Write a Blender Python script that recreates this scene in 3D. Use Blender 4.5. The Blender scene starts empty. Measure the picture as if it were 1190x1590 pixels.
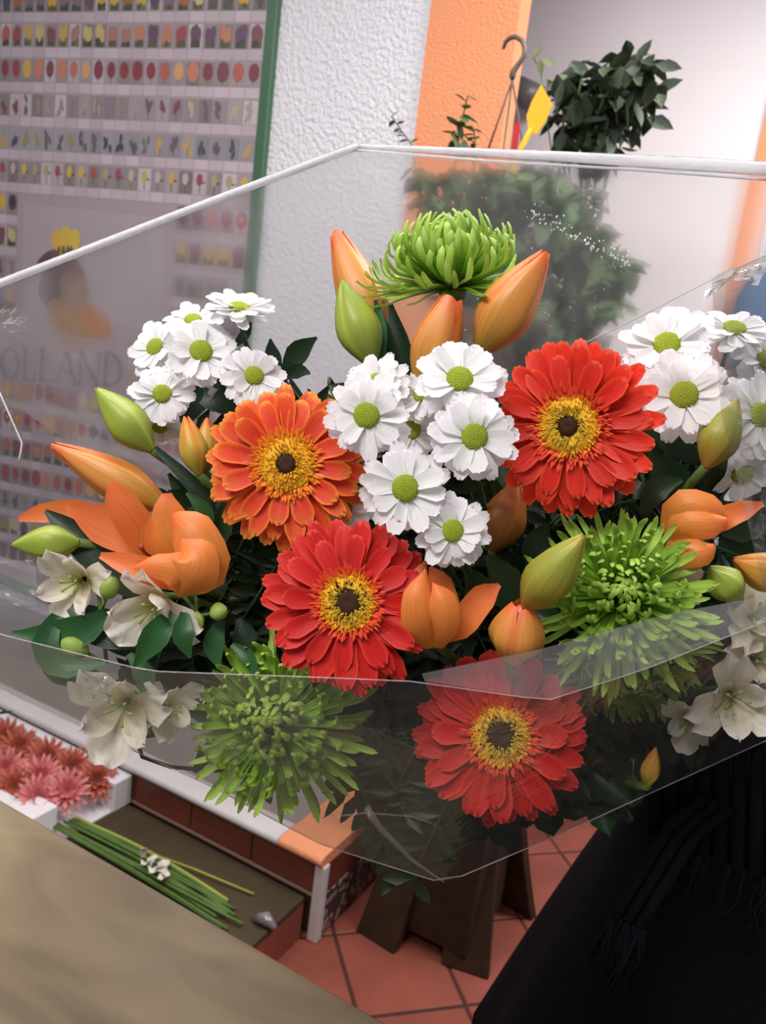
import bpy, bmesh, math, random
from math import sin, cos, pi, radians
from mathutils import Vector, Matrix, Euler, noise

# ------------------------------------------------------------------ camera, world, lights, exposure
SC = bpy.context.scene
COL = SC.collection
W, H, F = 1190, 1590, 1270.0
YAW, PITCH, ROLL = radians(28), radians(12.5), radians(7.4)
CP = Vector((0, 0, 1.45))
RM = Matrix.Rotation(YAW, 3, 'Z') @ Matrix.Rotation(pi / 2 - PITCH, 3, 'X') @ Matrix.Rotation(ROLL, 3, 'Z')
RIGHT, UP, FWD = RM @ Vector((1, 0, 0)), RM @ Vector((0, 1, 0)), RM @ Vector((0, 0, -1))
cam = bpy.data.cameras.new('camera')
cam.sensor_fit = 'VERTICAL'
cam.sensor_height = 24.0
cam.lens = 24.0 * F / H
cam.clip_start = 0.02
cam.dof.use_dof = True
cam.dof.focus_distance = 0.54
cam.dof.aperture_fstop = 9.0
camo = bpy.data.objects.new('camera', cam)
camo.matrix_world = Matrix.Translation(CP) @ RM.to_4x4()
COL.objects.link(camo)
SC.camera = camo

wd = bpy.data.worlds.new('shop_air')
wd.use_nodes = True
wd.node_tree.nodes['Background'].inputs[0].default_value = (0.86, 0.84, 0.92, 1)
wd.node_tree.nodes['Background'].inputs[1].default_value = 0.30
SC.world = wd


def area(name, loc, sx, sy, power, col, tgt=None):
    l = bpy.data.lights.new(name, 'AREA')
    l.shape = 'RECTANGLE'
    l.size, l.size_y, l.energy, l.color = sx, sy, power, col
    o = bpy.data.objects.new(name, l)
    o.location = loc
    if tgt:
        o.rotation_euler = (Vector(tgt) - Vector(loc)).to_track_quat('-Z', 'Y').to_euler()
    COL.objects.link(o)
    return o


# fluorescent ceiling fixtures of the shop, after an added front fill for the flowers
area('ceiling_and_fill_light', (-0.45, -0.65, 2.7), 1.3, 0.4, 37, (1.0, 0.96, 0.94), (-0.3, 0.5, 1.3))  # added fill above and behind the camera, brightens the flowers from the front
area('ceiling_and_fill_light', (-0.95, 0.75, 2.75), 1.3, 0.35, 22, (1.0, 0.95, 0.93))
area('ceiling_and_fill_light', (0.35, 1.75, 2.75), 1.3, 0.35, 58, (1.0, 0.95, 0.93))
area('ceiling_and_fill_light', (-2.4, 0.6, 2.75), 0.35, 1.3, 9, (1.0, 0.95, 0.95))
SC.view_settings.view_transform = 'Standard'
SC.view_settings.look = 'None'
SC.view_settings.gamma = 1.0
SC.view_settings.exposure = 0.0
SC.view_settings.use_curve_mapping = False
RND = random.Random(11)


# ------------------------------------------------------------------ photo pixel -> point in the shop
def ray(px, py):
    return RM @ Vector(((px - W / 2) / F, -(py - H / 2) / F, -1))


def D(px, py, d):
    return CP + ray(px, py) * d


def PZ(px, py, z):
    r = ray(px, py)
    return CP + r * ((z - CP.z) / r.z)


def PY(px, py, y):
    r = ray(px, py)
    return CP + r * ((y - CP.y) / r.y)


# ------------------------------------------------------------------ helpers
def link(o, parent=None):
    COL.objects.link(o)
    if parent is not None:
        o.parent = parent
    return o


def tag(o, label=None, cat=None, group=None, kind=None):
    if label: o['label'] = label
    if cat: o['category'] = cat
    if group: o['group'] = group
    if kind: o['kind'] = kind
    return o


def thing(name, label, cat, mat=None, group=None):
    o = bpy.data.objects.new(name, None)
    o.empty_display_size = 0.02
    if mat is not None:
        o.matrix_world = mat
    COL.objects.link(o)
    return tag(o, label, cat, group)


class MB:
    """collects vertices and faces of ONE mesh"""
    def __init__(s):
        s.v, s.f, s.uv, s.col = [], [], {}, {}

    def vert(s, p, uv=None):
        s.v.append(tuple(p))
        if uv: s.uv[len(s.v) - 1] = uv
        return len(s.v) - 1

    def face(s, idx, col=None):
        s.f.append(tuple(idx))
        if col: s.col[len(s.f) - 1] = col

    def quad(s, a, b, c, d, col=None):
        s.face([s.vert(a), s.vert(b), s.vert(c), s.vert(d)], col)

    def box(s, c, size, rot=None):
        i0 = len(s.v)
        for dx, dy, dz in ((-1,-1,-1),(1,-1,-1),(1,1,-1),(-1,1,-1),(-1,-1,1),(1,-1,1),(1,1,1),(-1,1,1)):
            p = Vector((dx*size[0]/2, dy*size[1]/2, dz*size[2]/2))
            if rot: p = rot @ p
            s.vert(p + Vector(c))
        for q in ((3,2,1,0),(4,5,6,7),(0,1,5,4),(1,2,6,5),(2,3,7,6),(3,0,4,7)):
            s.f.append(tuple(i0 + k for k in q))

    def grid(s, pts, uvs=None, close_u=False):
        """pts[row][col]"""
        i0 = len(s.v)
        nr, nc = len(pts), len(pts[0])
        for r in range(nr):
            for c in range(nc):
                s.vert(pts[r][c], uvs[r][c] if uvs else (c / max(1, nc - 1), r / max(1, nr - 1)))
        for r in range(nr - 1):
            for c in range(nc if close_u else nc - 1):
                c2 = (c + 1) % nc
                s.f.append((i0 + r*nc + c, i0 + r*nc + c2, i0 + (r+1)*nc + c2, i0 + (r+1)*nc + c))

    def tube(s, pts, rad, n=6, cap=True):
        pts = [Vector(p) for p in pts]
        if not hasattr(rad, '__len__'): rad = [rad] * len(pts)
        rows, ref = [], None
        for i, p in enumerate(pts):
            t = (pts[min(i+1, len(pts)-1)] - pts[max(i-1, 0)])
            t = t.normalized() if t.length > 1e-9 else Vector((0,0,1))
            if ref is None:
                ref = t.orthogonal().normalized()
            ref = (ref - t * ref.dot(t))
            ref = ref.normalized() if ref.length > 1e-6 else t.orthogonal().normalized()
            b = t.cross(ref)
            rows.append([p + (ref*cos(2*pi*k/n) + b*sin(2*pi*k/n)) * rad[i] for k in range(n)])
        i0 = len(s.v)
        s.grid(rows, [[(k/n, r/max(1, len(rows)-1)) for k in range(n)] for r in range(len(rows))], True)
        if cap:
            s.f.append(tuple(i0 + k for k in reversed(range(n))))
            s.f.append(tuple(i0 + (len(rows)-1)*n + k for k in range(n)))

    def lathe(s, prof, n=16, cx=0, cy=0, cz=0):
        rows = [[(cx + r*cos(2*pi*k/n), cy + r*sin(2*pi*k/n), cz + z) for k in range(n)] for r, z in prof]
        s.grid(rows, None, True)

    def mesh(s, name, m=None, smooth=True):
        me = bpy.data.meshes.new(name)
        me.from_pydata(s.v, [], s.f)
        if s.uv:
            ul = me.uv_layers.new(name='UVMap')
            for li, l in enumerate(me.loops):
                ul.data[li].uv = s.uv.get(l.vertex_index, (0, 0))
        if s.col:
            ca = me.color_attributes.new('ink', 'FLOAT_COLOR', 'CORNER')
            for fi, p in enumerate(me.polygons):
                c = s.col.get(fi, (0.5, 0.5, 0.5))
                for li in p.loop_indices:
                    ca.data[li].color = (c[0], c[1], c[2], 1)
        if smooth:
            for p in me.polygons: p.use_smooth = True
        if m: me.materials.append(m)
        me.validate()
        return me

    def obj(s, name, m, parent=None, smooth=True, bevel=0):
        o = bpy.data.objects.new(name, s.mesh(name, m, smooth))
        if bevel:
            b = o.modifiers.new('edge', 'BEVEL')
            b.width, b.segments, b.limit_method = bevel, 2, 'ANGLE'
        return link(o, parent)


def inst(name, me, parent, mat):
    o = bpy.data.objects.new(name, me)
    COL.objects.link(o)
    o.parent = parent
    o.matrix_local = mat
    return o


def box(name, lo, hi, m, parent=None, bevel=0.0):
    b = MB()
    b.box([(lo[i] + hi[i]) / 2 for i in range(3)], [hi[i] - lo[i] for i in range(3)])
    return b.obj(name, m, parent, smooth=False, bevel=bevel)


# ------------------------------------------------------------------ materials
def srgb(r, g, b):
    f = lambda c: (c/255/12.92 if c/255 <= 0.04045 else ((c/255 + 0.055)/1.055)**2.4)
    return (f(r), f(g), f(b), 1)


def newmat(name):
    m = bpy.data.materials.new(name)
    m.use_nodes = True
    nt = m.node_tree
    return m, nt, nt.nodes['Principled BSDF']


def simple(name, col, rough=0.6, spec=0.4, metal=0.0, noise_amt=0.0, noise_scale=8.0, bump=0.0, bump_scale=60.0, bump_dist=0.004, detail=4, col2=None):
    m, nt, b = newmat(name)
    b.inputs['Base Color'].default_value = col
    b.inputs['Roughness'].default_value = rough
    b.inputs['Specular IOR Level'].default_value = spec
    b.inputs['Metallic'].default_value = metal
    tc = nt.nodes.new('ShaderNodeTexCoord')
    if noise_amt or col2:
        n = nt.nodes.new('ShaderNodeTexNoise')
        n.inputs['Scale'].default_value = noise_scale
        n.inputs['Detail'].default_value = detail
        nt.links.new(tc.outputs['Object'], n.inputs['Vector'])
        r = nt.nodes.new('ShaderNodeValToRGB')
        c2 = col2 or tuple(c * (1 - noise_amt) for c in col[:3]) + (1,)
        r.color_ramp.elements[0].position, r.color_ramp.elements[0].color = 0.35, c2
        r.color_ramp.elements[1].position, r.color_ramp.elements[1].color = 0.65, col
        nt.links.new(n.outputs['Fac'], r.inputs[0])
        nt.links.new(r.outputs[0], b.inputs['Base Color'])
    if bump:
        n2 = nt.nodes.new('ShaderNodeTexNoise')
        n2.inputs['Scale'].default_value = bump_scale
        n2.inputs['Detail'].default_value = 3
        nt.links.new(tc.outputs['Object'], n2.inputs['Vector'])
        bp = nt.nodes.new('ShaderNodeBump')
        bp.inputs['Strength'].default_value = bump
        bp.inputs['Distance'].default_value = bump_dist
        nt.links.new(n2.outputs['Fac'], bp.inputs['Height'])
        nt.links.new(bp.outputs[0], b.inputs['Normal'])
    return m


def petal_mat(name, stops, transl=0.25, rough=0.55, streak=0.12, vary=0.15, edge=None, sheen=0.3):
    """colour runs along the petal (UV v), fine lengthwise streaks, small change from petal to petal"""
    m, nt, b = newmat(name)
    N, L = nt.nodes.new, nt.links.new
    uv = N('ShaderNodeUVMap'); uv.uv_map = 'UVMap'
    sp = N('ShaderNodeSeparateXYZ'); L(uv.outputs[0], sp.inputs[0])
    r = N('ShaderNodeValToRGB')
    els = r.color_ramp.elements
    while len(els) < len(stops): els.new(0.5)
    for e, (p, c) in zip(els, stops): e.position, e.color = p, c
    L(sp.outputs[1], r.inputs[0])
    col = r.outputs[0]
    if edge:
        mm = N('ShaderNodeMath'); mm.operation = 'SUBTRACT'; mm.inputs[1].default_value = 0.5; L(sp.outputs[0], mm.inputs[0])
        ab = N('ShaderNodeMath'); ab.operation = 'ABSOLUTE'; L(mm.outputs[0], ab.inputs[0])
        mr = N('ShaderNodeMapRange'); mr.inputs[1].default_value = 0.33; mr.inputs[2].default_value = 0.5
        mr.inputs[4].default_value = edge[1]
        L(ab.outputs[0], mr.inputs[0])
        mx = N('ShaderNodeMix'); mx.data_type = 'RGBA'
        L(mr.outputs[0], mx.inputs[0]); L(col, mx.inputs[6]); mx.inputs[7].default_value = edge[0]
        col = mx.outputs[2]
    mp = N('ShaderNodeMapping'); mp.inputs['Scale'].default_value = (14, 1.2, 1); L(uv.outputs[0], mp.inputs[0])
    oi = N('ShaderNodeObjectInfo')
    ad = N('ShaderNodeVectorMath'); ad.operation = 'ADD'
    sc = N('ShaderNodeVectorMath'); sc.operation = 'SCALE'; sc.inputs[0].default_value = (7, 13, 3)
    L(oi.outputs['Random'], sc.inputs['Scale']); L(mp.outputs[0], ad.inputs[0]); L(sc.outputs[0], ad.inputs[1])
    n = N('ShaderNodeTexNoise'); n.inputs['Scale'].default_value = 1.0; n.inputs['Detail'].default_value = 2
    L(ad.outputs[0], n.inputs['Vector'])
    hs = N('ShaderNodeHueSaturation')
    m1 = N('ShaderNodeMapRange'); m1.inputs[3].default_value = 1 - streak; m1.inputs[4].default_value = 1 + streak
    m1.inputs[1].default_value = 0.3; m1.inputs[2].default_value = 0.7
    L(n.outputs['Fac'], m1.inputs[0])
    m2 = N('ShaderNodeMapRange'); m2.inputs[3].default_value = 1 - vary; m2.inputs[4].default_value = 1.0
    L(oi.outputs['Random'], m2.inputs[0])
    ml = N('ShaderNodeMath'); ml.operation = 'MULTIPLY'; L(m1.outputs[0], ml.inputs[0]); L(m2.outputs[0], ml.inputs[1])
    L(ml.outputs[0], hs.inputs['Value']); L(col, hs.inputs['Color'])
    L(hs.outputs[0], b.inputs['Base Color'])
    b.inputs['Roughness'].default_value = rough
    b.inputs['Specular IOR Level'].default_value = sheen
    bp = N('ShaderNodeBump'); bp.inputs['Strength'].default_value = 0.25; bp.inputs['Distance'].default_value = 0.001
    L(n.outputs['Fac'], bp.inputs['Height']); L(bp.outputs[0], b.inputs['Normal'])
    tr = N('ShaderNodeBsdfTranslucent'); L(hs.outputs[0], tr.inputs[0])
    ms = N('ShaderNodeMixShader'); ms.inputs[0].default_value = transl
    L(b.outputs[0], ms.inputs[1]); L(tr.outputs[0], ms.inputs[2])
    L(ms.outputs[0], nt.nodes['Material Output'].inputs['Surface'])
    return m


def film_mat(name, haze, clear, blur=0.0, gloss=0.6, tint=(1, 1, 1, 1), rough=0.07):
    """clear cellophane: mostly see-through, faint milky scatter, shiny at grazing angles"""
    m, nt, b = newmat(name)
    N, L = nt.nodes.new, nt.links.new
    nt.nodes.remove(b)
    tc = N('ShaderNodeTexCoord')
    n = N('ShaderNodeTexNoise'); n.inputs['Scale'].default_value = 14; n.inputs['Detail'].default_value = 5; n.inputs['Roughness'].default_value = 0.6
    n.inputs['Distortion'].default_value = 1.2
    L(tc.outputs['Object'], n.inputs['Vector'])
    bp = N('ShaderNodeBump'); bp.inputs['Strength'].default_value = 0.55; bp.inputs['Distance'].default_value = 0.006
    L(n.outputs['Fac'], bp.inputs['Height'])
    t = N('ShaderNodeBsdfTransparent'); t.inputs[0].default_value = (clear*tint[0], clear*tint[1], clear*tint[2], 1)
    base = t.outputs[0]
    if blur:
        rf = N('ShaderNodeBsdfRefraction'); rf.inputs['IOR'].default_value = 1.06; rf.inputs['Roughness'].default_value = 0.42
        rf.inputs['Color'].default_value = (clear*tint[0], clear*tint[1], clear*tint[2], 1)
        mb = N('ShaderNodeMixShader'); mb.inputs[0].default_value = blur
        L(base, mb.inputs[1]); L(rf.outputs[0], mb.inputs[2]); base = mb.outputs[0]
    df = N('ShaderNodeBsdfDiffuse'); df.inputs[0].default_value = (0.9, 0.9, 0.93, 1)
    tl = N('ShaderNodeBsdfTranslucent'); tl.inputs[0].default_value = (0.9, 0.9, 0.93, 1)
    md = N('ShaderNodeMixShader'); md.inputs[0].default_value = 0.5; L(df.outputs[0], md.inputs[1]); L(tl.outputs[0], md.inputs[2])
    hz = N('ShaderNodeMapRange'); hz.inputs[1].default_value = 0.3; hz.inputs[2].default_value = 0.75
    hz.inputs[3].default_value = haze * 0.65; hz.inputs[4].default_value = haze * 1.45
    L(n.outputs['Fac'], hz.inputs[0])
    mh = N('ShaderNodeMixShader'); L(hz.outputs[0], mh.inputs[0]); L(base, mh.inputs[1]); L(md.outputs[0], mh.inputs[2])
    gl = N('ShaderNodeBsdfGlossy'); gl.inputs['Roughness'].default_value = rough; L(bp.outputs[0], gl.inputs['Normal'])
    lw = N('ShaderNodeLayerWeight'); lw.inputs[0].default_value = 0.25; L(bp.outputs[0], lw.inputs['Normal'])
    mm = N('ShaderNodeMath'); mm.operation = 'MULTIPLY'; mm.inputs[1].default_value = gloss; L(lw.outputs['Fresnel'], mm.inputs[0])
    mg = N('ShaderNodeMixShader'); L(mm.outputs[0], mg.inputs[0]); L(mh.outputs[0], mg.inputs[1]); L(gl.outputs[0], mg.inputs[2])
    L(mg.outputs[0], nt.nodes['Material Output'].inputs['Surface'])
    return m

# materials of the room
M_PLASTER = simple('rough_white_plaster', srgb(222, 220, 226), 0.85, 0.2, bump=1.0, bump_scale=75, bump_dist=0.012)
M_SMOOTH = simple('smooth_white_paint', srgb(226, 221, 224), 0.75, 0.25, bump=0.08, bump_scale=20)
M_ORANGE = simple('orange_wall_paint', srgb(230, 152, 110), 0.8, 0.2, bump=0.6, bump_scale=140, bump_dist=0.006)
M_CEIL = simple('ceiling_paint', srgb(230, 228, 225), 0.9, 0.1)
M_GROUT = simple('dark_grout', srgb(70, 48, 42), 0.9, 0.1)
M_TERRA = simple('terracotta', srgb(142, 74, 60), 0.55, 0.35, noise_amt=0.28, noise_scale=5, bump=0.1, bump_scale=30)
M_REDTILE = simple('red_brown_tile', srgb(118, 62, 48), 0.4, 0.4, noise_amt=0.25, noise_scale=6)
M_LEDGE = simple('ledge_white', srgb(205, 200, 200), 0.6, 0.4, noise_amt=0.08, noise_scale=10)
M_OLIVE = simple('olive_brown_board', srgb(72, 60, 42), 0.6, 0.3, noise_amt=0.2, noise_scale=7)
M_CARTON = simple('white_carton', srgb(222, 218, 222), 0.7, 0.3)
M_DARKWOOD = simple('dark_brown_wood', srgb(60, 41, 29), 0.75, 0.2, noise_amt=0.3, noise_scale=25, bump=0.2, bump_scale=80)
M_GREENFRAME = simple('green_poster_frame', srgb(58, 98, 72), 0.45, 0.5)
M_PAPER = simple('poster_paper', srgb(164, 149, 155), 0.6, 0.3)
M_BLACKMETAL = simple('grey_brown_plastic', srgb(88, 76, 70), 0.45, 0.5)
M_YELLOW = simple('yellow_card', srgb(238, 184, 40), 0.6, 0.3)
M_BLUE = simple('blue_cloth', srgb(70, 104, 146), 0.8, 0.2)
M_RED = simple('red_label', srgb(190, 40, 50), 0.6, 0.3)
M_GREYPOT = simple('grey_metal', srgb(112, 112, 110), 0.45, 0.5, metal=0.3)
M_POT = simple('brown_pot', srgb(110, 74, 52), 0.6, 0.3)


def ink_mat():
    m, nt, b = newmat('printed_ink')
    a = nt.nodes.new('ShaderNodeVertexColor'); a.layer_name = 'ink'
    nt.links.new(a.outputs[0], b.inputs['Base Color'])
    b.inputs['Roughness'].default_value = 0.5
    return m


M_INK = ink_mat()


def stone_mat():
    m, nt, b = newmat('greenish_beige_stone')
    N, L = nt.nodes.new, nt.links.new
    tc = N('ShaderNodeTexCoord')
    mp = N('ShaderNodeMapping'); mp.inputs['Scale'].default_value = (2.2, 5.5, 3); mp.inputs['Rotation'].default_value = (0, 0, -0.25)
    L(tc.outputs['Object'], mp.inputs[0])
    n = N('ShaderNodeTexNoise'); n.inputs['Scale'].default_value = 2.4; n.inputs['Detail'].default_value = 7; n.inputs['Distortion'].default_value = 0.8
    L(mp.outputs[0], n.inputs['Vector'])
    r = N('ShaderNodeValToRGB'); e = r.color_ramp.elements
    e[0].position, e[0].color = 0.3, srgb(104, 92, 74)
    e[1].position, e[1].color = 0.7, srgb(138, 123, 98)
    x = e.new(0.5); x.color = srgb(122, 108, 86)
    L(n.outputs['Fac'], r.inputs[0])
    n2 = N('ShaderNodeTexNoise'); n2.inputs['Scale'].default_value = 5; n2.inputs['Detail'].default_value = 3
    L(tc.outputs['Object'], n2.inputs['Vector'])
    mr = N('ShaderNodeMapRange'); mr.inputs[1].default_value = 0.58; mr.inputs[2].default_value = 0.75; L(n2.outputs['Fac'], mr.inputs[0])
    mx = N('ShaderNodeMix'); mx.data_type = 'RGBA'; mx.inputs[7].default_value = srgb(112, 112, 98)
    mu = N('ShaderNodeMath'); mu.operation = 'MULTIPLY'; mu.inputs[1].default_value = 0.6; L(mr.outputs[0], mu.inputs[0])
    L(mu.outputs[0], mx.inputs[0]); L(r.outputs[0], mx.inputs[6])
    L(mx.outputs[2], b.inputs['Base Color'])
    b.inputs['Roughness'].default_value = 0.3
    b.inputs['Specular IOR Level'].default_value = 0.4
    return m


M_STONE = stone_mat()


def frieze_mat():
    m, nt, b = newmat('patterned_frieze')
    N, L = nt.nodes.new, nt.links.new
    tc = N('ShaderNodeTexCoord')
    v = N('ShaderNodeTexVoronoi'); v.inputs['Scale'].default_value = 42
    L(tc.outputs['Object'], v.inputs['Vector'])
    r = N('ShaderNodeValToRGB'); e = r.color_ramp.elements
    r.color_ramp.interpolation = 'CONSTANT'
    e[0].position, e[0].color = 0.0, srgb(150, 130, 120)
    e[1].position, e[1].color = 0.42, srgb(58, 50, 56)
    L(v.outputs['Distance'], r.inputs[0]); L(r.outputs[0], b.inputs['Base Color'])
    b.inputs['Roughness'].default_value = 0.4
    return m


M_FRIEZE = frieze_mat()

# ------------------------------------------------------------------ the shop
WY, BY = 2.0, 2.8            # poster wall, further wall
tag(box('wall_left', (-4.2, WY, 0), (-0.872, WY + 0.05, 2.9), M_PLASTER), kind='structure')
tag(box('trim_1', (-1.111, WY - 0.006, 0.2), (-0.868, WY + 0.056, 2.9), M_ORANGE), kind='structure')
tag(box('wall_right', (-2.4, BY, 0), (2.2, BY + 0.12, 2.9), M_SMOOTH), kind='structure')
tag(box('trim_2', (-0.385, BY - 0.012, 0), (-0.32, BY + 0.01, 2.9), M_ORANGE), kind='structure')
tag(box('trim_3', (-0.29, BY - 0.006, 0), (-0.277, BY + 0.01, 2.9), simple('grey_joint', srgb(150, 140, 142))), kind='structure')

floor = box('floor', (-4.2, -1.2, -0.12), (2.2, BY + 0.1, -0.004), M_GROUT)
tag(floor, kind='structure')
TS = 0.25                      # terracotta tiles laid on the diagonal
q = 1 / math.sqrt(2)
tb = MB()
s0 = TS / 2 - 0.004
for z0, z1 in ((-0.03, -0.0025), (-0.0025, 0.0)):
    ins = 0 if z0 < -0.01 else 0.003
    a, c = s0, s0 - ins
    if ins == 0:
        rows = [[(-a,-a,z0),(a,-a,z0),(a,a,z0),(-a,a,z0)], [(-a,-a,z1),(a,-a,z1),(a,a,z1),(-a,a,z1)]]
        tb.grid(rows, None, True)
        low = 4
    else:
        i0 = len(tb.v)
        for p in ((-c,-c,0.0),(c,-c,0.0),(c,c,0.0),(-c,c,0.0)): tb.vert(p)
        for k in range(4): tb.f.append((low+k, low+(k+1) % 4, i0+(k+1) % 4, i0+k))
        tb.f.append((i0, i0+1, i0+2, i0+3))
tile_me = tb.mesh('terracotta_tile', M_TERRA, smooth=False)
rest = MB()
for i in range(-26, 27):
    for j in range(-26, 27):
        # lines x-y = -1.982 + i*w , x+y = 1.09 + j*w  (w = TS*sqrt2)
        w = TS * math.sqrt(2)
        dm, dp = -1.982 + (i + 0.5) * w, 1.09 + (j + 0.5) * w
        x, y = (dp + dm) / 2, (dp - dm) / 2
        if not (-4.1 < x < 2.1 and -1.1 < y < BY - 0.05): continue
        if -1.3 < x < 0.25 and 1.0 < y < 2.7:
            o = inst('tile', tile_me, floor, Matrix.Translation((x, y, RND.uniform(-0.001, 0.0005))) @ Matrix.Rotation(pi/4 + RND.uniform(-.006, .006), 4, 'Z'))
        else:
            i0 = len(rest.v)
            R4 = Matrix.Translation((x, y, 0)) @ Matrix.Rotation(pi/4, 4, 'Z')
            for vv in tb.v: rest.vert(R4 @ Vector(vv))
            for ff in tb.f: rest.f.append(tuple(i0 + k for k in ff))
tag(rest.obj('distant_tiles', M_TERRA, floor, smooth=False), kind='stuff')

# low ledge under the poster
LZ, LY, LX = 0.236, 1.485, -0.822
led = thing('display_ledge', 'low ledge with a white rounded top and red-brown tiled front below the flower poster', 'ledge', Matrix.Translation((LX, LY, 0)))
def L0(lo, hi): return [lo[0]-LX, lo[1]-LY, lo[2]], [hi[0]-LX, hi[1]-LY, hi[2]]
box('core', *L0((-4.1, LY + 0.012, 0), (LX - 0.012, WY - 0.008, LZ - 0.03)), M_GROUT, led)
b = MB()
prof = [(WY - LY - 0.008, LZ - 0.03), (0.0, LZ - 0.03), (-0.014, LZ - 0.024), (-0.02, LZ - 0.012), (-0.014, LZ - 0.003), (0.0, LZ), (WY - LY - 0.008, LZ)]
b.grid([[(x, yy, zz) for yy, zz in prof] for x in (-3.3, -2.4, -1.6, -0.9, -0.45, -0.128)], None)
b.obj('white_top', M_LEDGE, led)
box('grey_inlay', (-3.3, 0.055, LZ - 0.002), (-0.129, WY - LY - 0.009, LZ + 0.0012), simple('grey_ledge_surface', srgb(146, 138, 138), .6, .3, noise_amt=.1, noise_scale=6), led)
b = MB()
b.grid([[(x, yy, zz) for yy, zz in prof] for x in (-0.127, -0.06, 0.0)], None)
i0 = len(b.v)
for yy, zz in prof: b.vert((0.0, yy, zz))
b.f.append(tuple(i0 + k for k in range(len(prof))))
tag(b.obj('orange_end_cap', M_ORANGE, led), 'orange painted end of the ledge top')
for k in range(13):
    x1 = LX - 0.016 - k * 0.2
    box('tile', *L0((x1 - 0.196, LY, 0.122), (x1, LY + 0.014, LZ - 0.031)), M_REDTILE, led, 0.002)
box('joint_strip', *L0((-3.6, LY - 0.002, 0.115), (LX - 0.016, LY + 0.012, 0.1215)), simple('pale_joint', srgb(150, 120, 105)), led)
for k in range(3):
    y1 = LY + 0.016 + k * 0.165
    box('tile', *L0((LX - 0.014, y1, 0.122), (LX, y1 + 0.162, LZ - 0.031)), M_REDTILE, led, 0.002)
for k in range(4):
    y1 = LY + 0.016 + k * 0.123
    tag(box('frieze_tile', *L0((LX - 0.014, y1, 0.006), (LX + 0.001, y1 + 0.121, 0.119)), M_FRIEZE, led, 0.002))
tag(box('corner_trim', *L0((LX - 0.022, LY - 0.008, 0), (LX + 0.006, LY + 0.018, LZ - 0.028)), M_LEDGE, led, 0.004), 'white corner strip')

plat = thing('platform', 'low olive-brown platform in front of the tiled ledge', 'platform', Matrix.Translation((-0.857, 1.0, 0)))
box('top_board', (-3.0, -0.1, 0.1), (0.0, 0.47, 0.118), M_OLIVE, plat, 0.003)
tag(box('side_panel', (-0.02, -0.1, 0.0), (-0.001, 0.47, 0.1), M_TERRA, plat), 'terracotta coloured end panel')
box('front_panel', (-3.0, -0.1, 0.0), (-0.02, -0.085, 0.1), M_REDTILE, plat)

# shop counter
CZ, CY = 0.93, 0.505
cnt = thing('shop_counter', 'shop counter with a polished greenish-beige stone top in front of the bouquet', 'counter', Matrix.Translation((0, CY, 0)))
b = MB()
pr = [(-1.2, CZ - 0.035)] + [(-0.0175 + 0.0175 * sin(a), CZ - 0.0175 - 0.0175 * cos(a)) for a in [k * pi / 10 for k in range(11)]] + [(-1.2, CZ)]
b.grid([[(x, yy, zz) for yy, zz in pr] for x in (-2.6, -1.6, -0.8, -0.3, 0.3)], None)
for x in (-2.6, 0.3):
    i0 = len(b.v)
    for yy, zz in pr: b.vert((x, yy, zz))
    b.f.append(tuple(i0 + k for k in range(len(pr))))
b.obj('stone_top', M_STONE, cnt)
box('cabinet_body', (-2.5, -1.1, 0.0), (0.22, -0.06, CZ - 0.036), M_DARKWOOD, cnt)

# ------------------------------------------------------------------ poster of flower pictures
PX1 = -1.583
pos = thing('flower_poster', 'large framed poster with rows of small flower pictures on the wall left of the bouquet', 'poster', Matrix.Translation((PX1, WY, 0.3)))
OX, OZ = PX1, 0.3
fr = 0.036
PL, PT = -3.25, 2.55
box('frame_bar', (-fr, -0.022, 0), (0, 0, PT - OZ), M_GREENFRAME, pos, 0.003)
box('frame_bar', (PL - PX1, -0.022, 0), (PL - PX1 + fr, 0, PT - OZ), M_GREENFRAME, pos, 0.003)
box('frame_bar', (PL - PX1 + fr, -0.022, PT - OZ - fr), (-fr, 0, PT - OZ), M_GREENFRAME, pos, 0.003)
box('frame_bar', (PL - PX1 + fr, -0.022, 0), (-fr, 0, fr), M_GREENFRAME, pos, 0.003)
box('paper_sheet', (PL - PX1 + fr, -0.008, fr), (-fr, 0, PT - OZ - fr), M_PAPER, pos)
XR = -1.628


def warp(x, z):
    """the paper hangs a little uneven: the rows fan out slightly towards the left"""
    t = max(-0.06, min(0.055, -0.06 + (z - 0.9) / 1.35 * 0.115))
    return z + t * (XR - x)


ink = MB()


def pz(x, z, lift):
    return (x - PX1, -0.0085 - lift, warp(x, z) - OZ)


def irect(x0, x1, z0, z1, c, lift):
    ink.quad(pz(x0, z0, lift), pz(x1, z0, lift), pz(x1, z1, lift), pz(x0, z1, lift), c)


def iell(cx, cz, rx, rz, c, lift, n=10, ang=0.0):
    ii = [ink.vert(pz(cx + rx*cos(a)*cos(ang) - rz*sin(a)*sin(ang), cz + rx*cos(a)*sin(ang) + rz*sin(a)*cos(ang), lift)) for a in [2*pi*k/n for k in range(n)]]
    ink.face(ii, c)


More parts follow.
